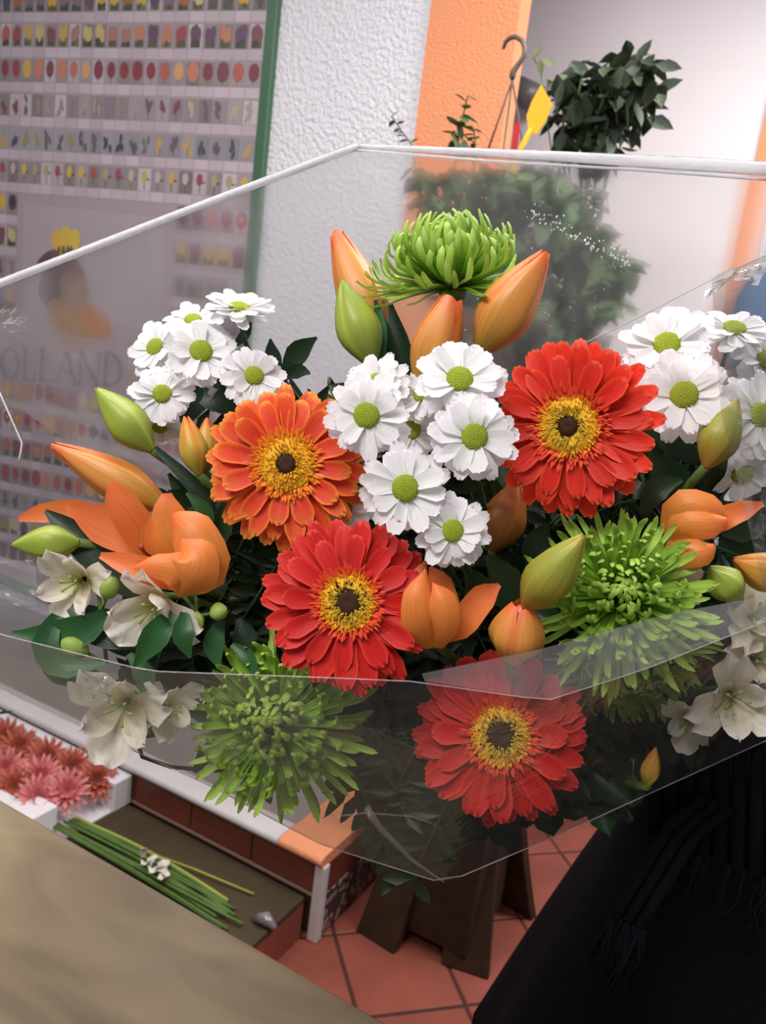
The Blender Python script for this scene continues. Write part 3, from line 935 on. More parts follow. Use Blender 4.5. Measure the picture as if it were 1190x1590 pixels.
pr2 = [PY(x, y, 1.70) for x, y in ((799, 190), (808, 192), (803, 236), (793, 236))]
for dy in (0, .002): [rt.vert(p + Vector((0, dy, 0))) for p in pr2]
rt.f += [(3, 2, 1, 0), (4, 5, 6, 7), (0, 1, 5, 4), (1, 2, 6, 5), (2, 3, 7, 6), (3, 0, 4, 7)]
tag(rt.obj('plant_tag', M_RED, None, smooth=False), 'small red and white plant tag behind the yellow card', 'tag')
gp = thing('metal_tube_lamp', 'small grey cylinder on the white wall behind the yellow card', 'wall fitting', T(*PY(822, 150, BY)))
GL = Vector(gp.location)
b = MB(); b.tube([PY(803, 140, BY - .06) - GL, PY(835, 155, BY - .06) - GL], .045, 18); b.obj('body', M_GREYPOT, gp)
b = MB(); b.tube([PY(818, 148, BY - .06) - GL, PY(818, 148, BY - .002) - GL], .02, 10); b.obj('bracket', M_GREYPOT, gp)

# blue cloth bag hanging by the far orange trim
bb = thing('blue_bag', 'blue cloth bag hanging on the far wall at the right picture edge', 'bag', T(*PY(1212, 470, BY)))
BL = Vector(bb.location)
b = MB(); rows = []
for zz, rx, ry in ((-.22, .02, .01), (-.215, .10, .04), (-.15, .12, .06), (0, .115, .06), (.07, .09, .045), (.10, .05, .03), (.105, .01, .01)):
    rows.append([(rx*cos(a)*(1+.06*sin(5*a)), -.065 + ry*sin(a), zz) for a in [2*pi*k/18 for k in range(18)]])
b.grid(rows, None, True); b.obj('body', M_BLUE, bb)
b = MB(); b.tube([(-.03, -.06, .10), (-.02, -.04, .2), (0, -.008, .25), (.02, -.04, .2), (.03, -.06, .10)], .006, 6); b.obj('strap', M_BLUE, bb)
b = MB(); b.tube([(0, 0, .245), (0, -.02, .245), (0, -.022, .262)], .004, 6); b.obj('wall_hook', M_GREYPOT, bb)

# ------------------------------------------------------------------ gerberas
GP = lerp_prof([(0, .45), (.3, .8), (.72, 1), (.94, .66), (1, .14)])
ORA = [(0.0, srgb(226, 72, 38)), (0.55, srgb(230, 66, 36)), (0.85, srgb(236, 92, 42)), (1, srgb(248, 166, 66))]
REDO = [(0.0, srgb(214, 52, 34)), (0.6, srgb(222, 42, 30)), (0.92, srgb(230, 56, 36)), (1, srgb(240, 104, 64))]
REDD = [(0.0, srgb(200, 36, 30)), (0.6, srgb(212, 30, 28)), (0.92, srgb(222, 42, 36)), (1, srgb(234, 84, 66))]
M_G = [petal_mat('gerbera_orange', ORA, .22, edge=(srgb(248, 150, 58), .7)), petal_mat('gerbera_red_orange', REDO, .22, edge=(srgb(242, 100, 60), .5)),
       petal_mat('gerbera_red', REDD, .22, edge=(srgb(240, 84, 66), .5))]
g_me = [[petal_mesh('petal', m, GP, lambda t, k=k: (.16 - .05*k)*t - (.22 + .1*k)*t*t, .07, 7, 4) for k in range(3)] for m in M_G]
M_GY = simple('gerbera_disc_yellow', srgb(232, 178, 48), 0.7, 0.2, noise_amt=0.2, noise_scale=900)
M_GF = [simple('disc_floret_gold', srgb(236, 182, 52), 0.6, 0.2), simple('disc_floret_olive', srgb(214, 186, 66), 0.6, 0.2), simple('disc_floret_orange', srgb(240, 140, 50), .6, .2)]
M_EYE = simple('gerbera_eye', srgb(62, 36, 18), 0.7, 0.2, noise_amt=0.4, noise_scale=700)


def spikes(b, r0, r1, n, h, w, lean, rnd):
    """ring of little pointed florets standing on the disc"""
    for i in range(n):
        r = r0 + (r1 - r0) * rnd.random(); a = rnd.random() * 2 * pi
        c = Vector((r*cos(a), r*sin(a), 0.0)); z0 = (1 - (r / max(r1, 1e-6))**2) * .001
        d = Vector((cos(a), sin(a), 0)); t = Vector((-sin(a), cos(a), 0))
        tip = c + d * lean * rnd.uniform(.4, 1.3) + Vector((0, 0, z0 + h * rnd.uniform(.6, 1.2)))
        i0 = len(b.v)
        for p in (c + t*w + Vector((0,0,z0)), c - t*w + Vector((0,0,z0)), c - d*w*1.6 + Vector((0,0,z0)), tip): b.vert(p)
        b.f += [(i0, i0+1, i0+3), (i0+1, i0+2, i0+3), (i0+2, i0, i0+3)]


def gerbera(px, py, d, rpx, mi, fa, fb, label, eye=0.13, seed=0, cone=0.0, disc=0.345):
    rnd = random.Random(seed)
    R = px2m(rpx, d)
    n = facing(px, py, fa, fb)
    r = thing('gerbera', label, 'flower', orient(D(px, py, d), n, rnd.random()), 'gerberas in the bouquet')
    for ring, (cnt_, ln, lift, r0) in enumerate(((22, 1.0, 0.0, .26), (19, .93, .05, .26), (12, .78, .10, .26))):
        for i in range(cnt_):
            a = 2*pi*i/cnt_ + ring*.11 + rnd.uniform(-.06, .06)
            L_ = R * (ln - r0) * rnd.uniform(.9, 1.05)
            inst('petal', rnd.choice(g_me[mi]), r, RZ(a) @ T(R*r0, 0, R*(lift - .06)) @ RY(-(cone + .02 + .05*ring) + rnd.uniform(-.07, .07)) @ RX(rnd.uniform(-.15, .15)) @ SCL(L_, R*.122*rnd.uniform(.88, 1.12), L_*.9))
    q_ = R * disc
    b = MB(); b.lathe([(q_*.98, -.0015), (q_*.95, .001), (q_*.72, R*.065), (q_*.4, R*.075), (0.0001, R*.06)], 28)
    for i in range(len(b.v)): b.v[i] = (b.v[i][0], b.v[i][1], b.v[i][2] + R*.05)
    b.obj('disc', M_GY, r)
    b = MB(); spikes(b, q_*.93, q_*(1.3 if mi == 1 else 1.2), 210, R*.05, R*.020, R*.062, rnd)
    for i in range(len(b.v)): b.v[i] = (b.v[i][0], b.v[i][1], b.v[i][2] + R*.08)
    tag(b.obj('inner_ray_florets', M_GF[2] if mi == 0 else simple('inner_ray_red', srgb(226, 78, 44)), r, smooth=False), kind='stuff')
    for k, (u, v, m, nn) in enumerate(((.62, 1.0, M_GF[0], 230), (.34, .66, M_GF[1] if mi else M_GF[0], 150))):
        b = MB(); spikes(b, q_*u, q_*v, nn, R*.06, R*.014, R*.03, rnd)
        for i in range(len(b.v)): b.v[i] = (b.v[i][0], b.v[i][1], b.v[i][2] + R*(.09 if k == 0 else .12))
        tag(b.obj('disc_florets', m, r, smooth=False), kind='stuff')
    e = R * eye
    b = MB(); b.lathe([(e*1.1, R*.10), (e*.95, R*.145), (e*.5, R*.155), (0.0001, R*.145)], 16); ey = b.obj('eye', M_EYE, r)
    b = MB(); spikes(b, e*.75, e*(1.6 if eye > .14 else 1.15), 40 if eye > .14 else 24, R*.04, R*.012, R*.02, rnd)
    for i in range(len(b.v)): b.v[i] = (b.v[i][0], b.v[i][1], b.v[i][2] + R*.13)
    tag(b.obj('eye_florets', M_EYE, r, smooth=False), kind='stuff')
    b = MB(); b.lathe([(R*.3, -.001), (R*.22, -R*.1), (R*.05, -R*.2), (0.0001, -R*.2)], 16); b.obj('calyx', MG_STEM, r)
    stem_to_bind(r, D(px, py, d) - n*R*.18, -n, .0035)


gerbera(446, 722, .535, 132, 0, -.10, .12, 'orange gerbera with yellow-tipped petals, left of the central daisies', .12, 1, .10)
gerbera(886, 662, .53, 141, 1, -.24, .02, 'large red-orange gerbera with a golden disc, upper right of the central daisies', .11, 2, .12)
gerbera(541, 936, .515, 140, 2, -.05, .05, 'red gerbera with a dark brown eye, below the central daisies and clear of the film', .15, 3, .08, .33)
gerbera(777, 1142, .545, 140, 2, .02, -.02, 'red gerbera lowest in the bouquet, seen through the front film', .155, 4, .03, .34)

# ------------------------------------------------------------------ white daisies
DP = lerp_prof([(0, .45), (.35, .8), (.76, 1), (.95, .66), (1, .16)])
M_W = petal_mat('daisy_white', [(0, srgb(236, 240, 214)), (.25, srgb(244, 244, 242)), (1, srgb(246, 243, 247))], .3, .6, .05, .05)
d_me = [petal_mesh('petal', M_W, DP, lambda t, k=k: (.10*k)*t - (.05 + .16*k)*t*t, .045 + .05*(k % 2), 7, 4) for k in range(4)]
M_DD = simple('daisy_disc', srgb(166, 182, 54), 0.75, 0.2, noise_amt=0.3, noise_scale=1200, bump=.8, bump_scale=1500, bump_dist=.002)
M_DD2 = simple('daisy_disc_tip', srgb(186, 198, 78), 0.7, 0.2)


def daisy(px, py, d, rpx, fa, fb, label, seed=0, cup=0.0, disc=.29, n_out=17, group='white daisies in the bouquet'):
    rnd = random.Random(100 + seed)
    R = px2m(rpx, d)
    n = facing(px, py, fa, fb)
    r = thing('daisy', label, 'flower', orient(D(px, py, d), n, rnd.random() * 3), group)
    for ring, (cnt_, ln, lift) in enumerate(((n_out, 1.0, 0.0), (n_out - 5, .86, .07))):
        for i in range(cnt_):
            a = 2*pi*i/cnt_ + ring*.2 + rnd.uniform(-.1, .1)
            L_ = R * (ln - .12) * rnd.uniform(.80, 1.08)
            inst('petal', rnd.choice(d_me), r, RZ(a) @ T(R*.12, 0, R*(lift - .05)) @ RY(-(cup + .10 + .16*ring) + rnd.uniform(-.25, .34)) @ RX(rnd.uniform(-.3, .3)) @ SCL(L_, R*.20*rnd.uniform(.82, 1.15), L_*.9))
    q_ = R * disc
    b = MB(); b.lathe([(q_*.9, R*.0), (q_, R*.06), (q_*.85, R*.13), (q_*.5, R*.165), (0.0001, R*.17)], 20); dk = b.obj('disc', M_DD, r)
    b = MB()
    for i in range(70):
        rr = q_*.92*math.sqrt((i+.5)/70); a = i*2.39996
        z = R*(.17 - .07*(rr/q_)**2)
        b.tube([(rr*cos(a), rr*sin(a), z - .0008), (rr*cos(a), rr*sin(a), z + R*.022)], [R*.018, R*.010], 4)
    tag(b.obj('disc_florets', M_DD2, r, smooth=False), kind='stuff')
    b = MB(); b.lathe([(R*.24, -R*.04), (R*.18, -R*.14), (R*.04, -R*.22), (0.0001, -R*.22)], 12); b.obj('calyx', MG_DSTEM, r)
    stem_to_bind(r, D(px, py, d) - n*R*.2, -n, .0018, MG_DSTEM)
    return r


daisy(570, 645, .505, 72, -.14, .12, 'white daisy at the left of the central cluster, above the orange gerbera', 1)
daisy(714, 590, .515, 74, .10, .48, 'white daisy at the top of the central cluster, tilted up under the orange bud', 2)
daisy(736, 678, .500, 74, .12, .05, 'white daisy of the central cluster overlapping the large red-orange gerbera', 3)
daisy(630, 758, .495, 74, -.02, .0, 'white daisy in the middle of the central cluster, just above the red gerbera', 4)
daisy(703, 824, .498, 62, .12, .0, 'smallest white daisy, at the lower right of the central cluster', 5)
daisy(585, 595, .545, 56, -.35, .55, 'white daisy mostly hidden behind the left central daisy', 6)
daisy(640, 668, .56, 50, .1, .1, 'shaded white daisy deep between the central daisies', 7)
daisy(534, 788, .555, 52, -.1, -.35, 'white daisy peeping out under the orange gerbera', 8)
daisy(655, 612, .545, 48, -.5, .3, 'white daisy half hidden between the left and top central daisies', 9)
daisy(372, 480, .60, 58, .12, 1.9, 'white daisy seen side on, topmost of the left cluster', 11, .1)
daisy(312, 546, .585, 62, .0, .35, 'white daisy in front at the middle of the left cluster', 12)
daisy(394, 584, .585, 54, .15, .35, 'white daisy at the right of the left cluster, above the orange gerbera', 13)
daisy(252, 612, .59, 52, -.1, .30, 'white daisy at the lower left of the left cluster, above the green bud', 14)
daisy(242, 540, .615, 52, -.7, .5, 'white daisy at the far left of the left cluster, turned away', 15)
daisy(300, 498, .63, 48, -.2, 1.2, 'white daisy behind at the top left of the left cluster', 16)
daisy(248, 662, .61, 40, -.2, -.9, 'white daisy hanging lowest in the left cluster', 17)
daisy(352, 612, .63, 40, .3, -.4, 'shaded white daisy behind the orange gerbera and left cluster', 18)
daisy(1036, 536, .575, 72, .0, .55, 'white daisy at the upper left of the right cluster, tilted up', 21)
daisy(1062, 613, .555, 76, .06, .08, 'white daisy with a round green disc, beside the large red-orange gerbera', 22)
daisy(1140, 512, .60, 62, .35, 1.2, 'white daisy at the top of the right cluster, behind hazy film', 23)
daisy(1178, 645, .58, 70, .75, .1, 'white daisy at the right picture edge, behind the green bud', 24)
daisy(1152, 735, .59, 58, .35, -.6, 'white daisy hanging lowest in the right cluster', 25)
daisy(1186, 560, .62, 60, .8, .5, 'white daisy at the right picture edge, upper of the two there', 26)

# ------------------------------------------------------------------ green spider chrysanthemums
GRN = [(0, srgb(98, 144, 38)), (.5, srgb(136, 182, 54)), (1, srgb(186, 218, 100))]
M_M = petal_mat('mum_green', GRN, .25, .5, .10, .3)


def floret_mesh(name, bend, hook, sx=0.0):
    """slim incurved quilled floret along +X curling up to +Z at the tip"""
    b = MB(); rows, uvs = [], []
    x = z = y = 0.0; ang = 0.0; nr = 8
    for i in range(nr + 1):
        t = 1 - (1 - i / nr)**1.3
        w = (.6 + .5*t) * (1 if t < .8 else math.sqrt(max(.04, 1 - ((t-.8)/.2)**2)))
        dirv = Vector((cos(ang), 0, sin(ang))); up = Vector((-sin(ang), 0, cos(ang)))
        c = Vector((x, y, z))
        row = [c + Vector((0, s*w, 0))*1.0 + up*(abs(s)**1.5)*h for s, h in ((-1, .02), (0, -.012), (1, .02))]
        rows.append(row); uvs.append([(k/2, t) for k in range(3)])
        dt = (1 - (1 - min(1, (i+1)/nr))**1.3) - t
        ang += bend*dt + (hook*dt*3.4 if t > .6 else 0)
        x += cos(ang)*dt; z += sin(ang)*dt; y += sx*t*dt
    b.grid(rows, uvs)
    return b.mesh(name, M_M)


fl = {'in': [floret_mesh('floret', .7, 1.0), floret_mesh('floret', 1.0, 1.4, .15), floret_mesh('floret', .8, 1.2, -.2)],
      'mid': [floret_mesh('floret', .5, 1.3), floret_mesh('floret', .3, 2.0, .2), floret_mesh('floret', .6, .9, -.15)],
      'out': [floret_mesh('floret', -.25, .9), floret_mesh('floret', -.5, .5, .3), floret_mesh('floret', -.1, 1.3, -.25)]}


def mum(px, py, d, rpx, fa, fb, label, seed, n_f=190, amax=100, inner=.35, wid=.045, outl=1.0, sag=0.0, sagdir=None):
    rnd = random.Random(seed)
    R = px2m(rpx, d)
    n = facing(px, py, fa, fb)
    r = thing('green_chrysanthemum', label, 'flower', orient(D(px, py, d), n, 0), 'green spider chrysanthemums in the bouquet')
    b = MB(); b.lathe([(R*.12, -R*.10), (R*.16, -R*.02), (R*.12, R*.08), (0.0001, R*.12)], 14); b.obj('heart', simple('mum_heart', srgb(96, 146, 44), .7), r)
    for i in range(n_f):
        t = (i + .5) / n_f
        al = radians(6 + (amax - 6) * math.sqrt(t)) + rnd.uniform(-.09, .09)
        az = i * 2.39996 + rnd.uniform(-.15, .15)
        L_ = R * (inner + (outl - inner) * t**1.1) * rnd.uniform(.86, 1.1)
        k = 'in' if t < .35 else ('mid' if t < .74 else 'out')
        me = rnd.choice(fl[k])
        M = RZ(az) @ RY(-(pi/2 - al)) @ T(R*.07, 0, 0) @ RX(rnd.uniform(-.35, .35)) @ SCL(L_, R*wid*(.62 + .38*min(1, t*2.2))*rnd.uniform(.85, 1.15), L_)
        inst('floret', me, r, M)
    b = MB(); b.lathe([(R*.15, -R*.06), (R*.11, -R*.2), (R*.03, -R*.28), (0.0001, -R*.28)], 12); b.obj('calyx', MG_STEM, r)
    stem_to_bind(r, D(px, py, d) - n*R*.25, -n, .0036)
    return r


mum(703, 452, .60, 138, .05, 3.4, 'green spider chrysanthemum at the very top, seen from the side between orange buds', 31, 290, 88, .84, .038, 1.02)
mum(965, 925, .515, 150, .10, .22, 'green spider chrysanthemum at the right, with curled shiny floret tips', 32, 300, 112, .42, .034, 1.1)
mum(425, 1122, .545, 150, -.22, .10, 'green spider chrysanthemum at the lower left, behind the front film', 33, 290, 112, .46, .036, 1.1)
mum(985, 1030, .575, 118, .30, -.75, 'green spider chrysanthemum drooping under the right one, behind the film', 34, 170, 105, .5, .036, 1.15)

# ------------------------------------------------------------------ lily buds
def budm(name, stops, edge=None): return petal_mat(name, stops, .15, .42, .10, .0, edge, .45)


B_OR = budm('bud_orange', [(0, srgb(168, 150, 60)), (.25, srgb(206, 148, 64)), (.8, srgb(222, 142, 68)), (1, srgb(234, 110, 60))], (srgb(230, 104, 58), .8))
B_ORE = budm('bud_orange_core', [(0, srgb(190, 160, 70)), (.6, srgb(226, 160, 72)), (1, srgb(230, 120, 56))])
B_GR = budm('bud_green', [(0, srgb(128, 152, 60)), (.5, srgb(156, 172, 62)), (1, srgb(132, 158, 54))], (srgb(196, 198, 96), .7))
B_GRE = budm('bud_green_core', [(0, srgb(150, 164, 60)), (1, srgb(190, 184, 76))])
B_YO = budm('bud_yellow_orange', [(0, srgb(150, 152, 56)), (.4, srgb(196, 164, 62)), (.85, srgb(222, 150, 60)), (1, srgb(226, 120, 56))], (srgb(226, 124, 54), .7))
B_OL = budm('bud_olive', [(0, srgb(168, 120, 50)), (.35, srgb(156, 146, 52)), (.8, srgb(150, 158, 58)), (1, srgb(190, 160, 70))], (srgb(176, 172, 84), .6))
B_DK = budm('bud_shaded_orange', [(0, srgb(120, 92, 40)), (.5, srgb(176, 108, 46)), (1, srgb(190, 104, 56))])  # shade under the large gerbera is put into these darker stops


def lily_bud(p0, p1, w, m, mc, label, open_=0.0, spin=0.3, seed=0, fat=.42, stem=True, name='lily_bud'):
    """p0 base, p1 tip as (px,py,depth); w widest width in px; three outer tepals around a closed core"""
    rnd = random.Random(seed + 500)
    a, c = D(*p0), D(*p1)
    ax = (c - a); L_ = ax.length; ax.normalize()
    Rm = px2m(w, (p0[2] + p1[2]) / 2) / 2
    M = orient(a, ax, spin)
    r = thing(name, label, 'flower bud', M, 'lily buds in the bouquet')
    def rad(t): return (.18 + .82*sin(pi*min(1, t/(2*fat)) )) if t < fat else max(.0, (1 - ((t-fat)/(1-fat))**1.55)*.93 + .07)
    for k in range(3):
        b = MB(); rows, uvs = [], []
        for i in range(11):
            t = i / 10; row = []; uv = []
            for j in range(7):
                s = -1 + j / 3
                th = 2*pi*k/3 + s * radians(66) * (1 - .25*max(0, t-.7)/.3)
                rr = Rm * rad(t) * (.90 + .15*(1-s*s) - (.15 if abs(s) < .1 and .08 < t < .92 else 0))
                flare = open_ * Rm * max(0, t - .55)**1.5 * 2.4
                rr += flare + (0.02*Rm if k == 0 else 0)
                row.append((rr*cos(th), rr*sin(th), L_*t*(1 - .04*s*s*t))); uv.append((j/6, t))
            rows.append(row); uvs.append(uv)
        b.grid(rows, uvs); b.obj('tepal', m, r)
    b = MB(); rows = []
    for i in range(11):
        t = i / 10
        rows.append([(Rm*.84*rad(t*1.0)*(1+.09*cos(3*(th-pi/3)))*cos(th), Rm*.84*rad(t)*(1+.09*cos(3*(th-pi/3)))*sin(th), L_*.97*t) for th in [2*pi*k/18 for k in range(18)]])
    b.grid(rows, [[(k/18, i/10) for k in range(18)] for i in range(11)], True); b.obj('inner_tepals', mc, r)
    if stem: stem_to_bind(r, a + ax*L_*.02, (FWD*2.5 - ax).normalized(), [.0032]*10 + [.003], MG_STEM)
    return r


lily_bud((592, 545, .63), (522, 360, .64), 76, B_OR, B_ORE, 'orange lily bud with parted tips behind the green bud left of the top chrysanthemum', .30, .4, 1)
lily_bud((578, 568, .575), (530, 434, .575), 72, B_GR, B_GRE, 'green lily bud in front of an orange one, left of the top green chrysanthemum', .0, .9, 2)
lily_bud((652, 610, .555), (702, 460, .54), 76, B_OR, B_ORE, 'orange lily bud with pointed open tips, below the top green chrysanthemum', .5, .2, 3, .5)
lily_bud((742, 550, .56), (849, 390, .535), 88, B_OR, B_ORE, 'large orange lily bud leaning right beside the top green chrysanthemum', .12, .5, 4)
lily_bud((236, 700, .585), (148, 602, .585), 64, B_GR, B_GRE, 'green lily bud pointing up left, beneath the left daisy cluster', .0, .3, 5)
lily_bud((310, 738, .575), (288, 646, .575), 46, B_YO, B_ORE, 'small yellow-orange lily bud touching the orange gerbera', .15, .1, 6)
lily_bud((318, 735, .60), (322, 648, .60), 40, B_YO, B_ORE, 'yellow lily bud tip just behind the small yellow-orange bud', .1, .6, 7)
lily_bud((262, 790, .585), (80, 690, .575), 66, B_OR, B_ORE, 'long orange lily bud pointing left above the open orange lily', .12, .8, 8)
lily_bud((124, 842, .565), (17, 846, .56), 56, B_GR, B_GRE, 'green lily bud lying level at the left picture edge', .0, .2, 9)
lily_bud((796, 1030, .515), (812, 936, .50), 88, B_OR, B_OR, 'short orange lily bud with three lobes, above the lowest red gerbera', .42, 1.2, 10, .5)
lily_bud((815, 944, .50), (908, 830, .468), 78, B_OL, B_GRE, 'olive-green lily bud leaning over the right green chrysanthemum', .0, .4, 11)
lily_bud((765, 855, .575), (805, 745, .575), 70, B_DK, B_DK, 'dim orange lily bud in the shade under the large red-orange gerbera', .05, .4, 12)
lily_bud((1096, 726, .55), (1146, 618, .545), 62, B_OL, B_GR, 'olive lily bud in front of the right daisy cluster', .0, .1, 13)
lily_bud((1150, 932, .545), (1102, 880, .535), 56, B_GR, B_GR, 'small pale green lily bud beside the right green chrysanthemum', .0, .5, 14, .5)
lily_bud((1225, 905, .55), (1138, 868, .545), 62, B_YO, B_OL, 'yellow-orange lily bud at the right picture edge under the orange lily', .0, .5, 15)
lily_bud((1004, 1222, .56), (1019, 1160, .555), 30, B_YO, B_OL, 'tiny yellowish bud tip behind the film beside the black coat', .0, .5, 16)

# ------------------------------------------------------------------ open and half-open orange lilies
M_L = petal_mat('lily_orange', [(0, srgb(226, 128, 54)), (.4, srgb(238, 132, 70)), (1, srgb(240, 118, 64))], .3, .45, .07, .0, None, .4)
M_LB = petal_mat('lily_orange_outside', [(0, srgb(214, 138, 58)), (.5, srgb(234, 140, 66)), (1, srgb(240, 122, 62))], .3, .45, .07, .0, None, .4)


def lily(label, base, tepals, name='orange_lily', group='orange lilies in the bouquet', core=None):
    """tepals: (points (px,py,depth), widths px, cup, outside?)"""
    c = D(*base)
    r = thing(name, label, 'flower', T(*c), group)
    inv = r.matrix_world.inverted()
    for pts, ws, cup, outside in tepals:
        P = [D(*p) for p in pts]
        ribbon('tepal', M_LB if outside else M_L, P, [px2m(w, pts[0][2]) for w in ws], r, None, cup, inv, 6, 10)
    if core:
        for pts in core:
            b = MB(); b.tube([inv @ D(*p) for p in pts], [.001]*(len(pts)-1) + [.0022], 5); b.obj('stamen', simple('stamen', srgb(150, 60, 30)), r)
    stem_to_bind(r, c, FWD, .0035)


lily('open orange lily with spread tepals, low at the left of the bouquet', (285, 905, .57), [
    ([(262, 880, .575), (225, 845, .575), (165, 815, .57), (104, 786, .565)], [24, 58, 66, 10], .10, False),
    ([(255, 875, .572), (222, 830, .56), (190, 785, .55), (171, 750, .55)], [26, 56, 50, 12], .16, False),
    ([(290, 890, .56), (280, 845, .55), (262, 800, .545), (259, 766, .545)], [60, 76, 50, 16], -.12, True),
    ([(265, 900, .56), (238, 868, .55), (232, 832, .545), (233, 802, .545)], [30, 48, 40, 8], .16, True),
    ([(290, 912, .545), (316, 878, .54), (300, 828, .54), (270, 800, .545)], [40, 84, 70, 20], -.22, True),
    ([(292, 905, .55), (245, 890, .535), (200, 876, .53), (155, 862, .535)], [30, 44, 34, 10], .14, False),
    ([(300, 915, .54), (285, 890, .53), (250, 880, .525), (208, 882, .525)], [50, 66, 40, 6], -.18, True),
    ([(282, 922, .535), (300, 890, .528), (306, 866, .528), (285, 838, .535)], [20, 78, 66, 20], -.2, True),
], core=[[(255, 880, .56), (225, 858, .548), (218, 848, .54)], [(255, 885, .56), (215, 868, .548), (206, 862, .54)]])
lily('orange lily tepal tip showing behind the green bud at the left edge', (120, 800, .585), [
    ([(150, 800, .59), (112, 792, .585), (70, 796, .58), (28, 806, .58)], [30, 34, 30, 8], .12, False),
    ([(150, 806, .595), (112, 803, .592), (80, 806, .59)], [22, 26, 6], .12, True)], name='lily_tip')
lily('half-open orange lily beside the red gerbera, one tepal bent to the right', (672, 1000, .525), [
    ([(670, 1002, .52), (652, 968, .508), (648, 930, .505), (661, 884, .51)], [24, 54, 46, 3], -.22, True),
    ([(678, 1002, .52), (690, 968, .506), (688, 935, .503), (672, 905, .506)], [24, 46, 44, 3], -.22, True),
    ([(668, 998, .53), (652, 950, .525), (648, 910, .52), (660, 872, .52)], [24, 46, 40, 6], -.2, True),
    ([(680, 998, .53), (690, 950, .525), (684, 910, .52), (668, 880, .52)], [24, 50, 40, 6], -.2, True),
    ([(690, 990, .53), (718, 968, .515), (748, 930, .51), (776, 908, .51)], [20, 44, 42, 8], .2, False)])
lily('half-open orange lily pointing right at the right picture edge', (1048, 840, .56), [
    ([(1040, 830, .545), (1060, 790, .535), (1095, 792, .53), (1128, 806, .53)], [30, 58, 52, 18], -.25, True),
    ([(1042, 838, .54), (1065, 815, .53), (1100, 815, .525), (1130, 808, .525)], [30, 50, 44, 10], -.2, True),
    ([(1095, 815, .55), (1120, 806, .54), (1150, 794, .535), (1186, 782, .535)], [30, 38, 32, 8], .15, False),
    ([(1040, 845, .54), (1062, 858, .53), (1090, 858, .525), (1110, 848, .525)], [30, 46, 42, 10], -.25, True),
    ([(1042, 848, .55), (1070, 866, .545), (1092, 862, .54), (1106, 852, .54)], [20, 30, 26, 8], -.2, True)])

# ------------------------------------------------------------------ cream alstroemerias
M_A = petal_mat('alstroemeria_cream', [(0, srgb(214, 204, 136)), (.35, srgb(240, 232, 206)), (1, srgb(240, 234, 226))], .3, .6, .08, .05)
AP = lerp_prof([(0, .25), (.4, .75), (.75, 1), (1, .55)])
AP2 = lerp_prof([(0, .3), (.5, 1), (.8, .85), (1, .15)])
a_me = [petal_mesh('petal', M_A, AP, lambda t: .28*t - .42*t*t, .10, 7, 6, .09, 1), petal_mesh('petal', M_A, AP2, lambda t: .25*t - .2*t*t, .14, 7, 4, .06, 4)]
M_AB = simple('alstroemeria_bud', srgb(140, 164, 76), .5, .3)


def alstro(px, py, d, rpx, fa, fb, label, seed, buds=(), spread=.75):
    rnd = random.Random(seed)
    R = px2m(rpx * 1.14, d); n = facing(px, py, fa, fb)
    r = thing('alstroemeria', label, 'flower', orient(D(px, py, d), n, rnd.random()*6), 'cream alstroemerias in the bouquet')
    inv = r.matrix_world.inverted()
    for i in range(6):
        k = i % 2
        inst('petal', a_me[k], r, RZ(pi/3*i + rnd.uniform(-.1, .1)) @ T(R*.05, 0, -R*.35) @ RY(-(spread + (.2 if k else 0)) + rnd.uniform(-.15, .15)) @ SCL(R*1.15, R*(.42 if k == 0 else .30), R*1.1))
    for i in range(5):
        a = i*1.3 + rnd.random()
        b = MB(); b.tube([(0, 0, -R*.3), (R*.12*cos(a), R*.12*sin(a), R*.15), (R*.24*cos(a), R*.24*sin(a), R*.3)], [.0006, .0006, .0013], 4); b.obj('stamen', M_AB, r)
    b = MB(); b.lathe([(R*.10, -R*.34), (R*.12, -R*.48), (R*.03, -R*.6), (0.0001, -R*.6)], 10); b.obj('ovary', MG_STEM, r)
    for bx, by, bd, bl, bw, dx, dy in buds:
        c = D(bx, by, bd); L_ = px2m(bl, bd)
        ax = (RIGHT*dx - UP*dy + FWD*-.3).normalized()
        M = inv @ orient(c - ax*L_/2, ax)
        b = MB(); rows = [[((1+.08*cos(3*th))*px2m(bw, bd)/2*q_*cos(th), (1+.08*cos(3*th))*px2m(bw, bd)/2*q_*sin(th), L_*t) for th in [2*pi*k/12 for k in range(12)]] for t, q_ in ((0, .25), (.15, .7), (.4, 1), (.7, .9), (.92, .5), (1, .1))]
        b.grid(rows, None, True)
        for k in range(len(b.v)): b.v[k] = tuple(M @ Vector(b.v[k]))
        b.obj('bud', M_AB, r)
        b = MB(); b.tube([M @ Vector((0, 0, 0)), M @ Vector((0, 0, -L_*.7)), Vector((0, 0, -R*.9))], .0014, 5); b.obj('bud_stalk', MG_STEM, r)
    stem_to_bind(r, D(px, py, d) - n*R*.55, (FWD*2 - n).normalized(), .0022)


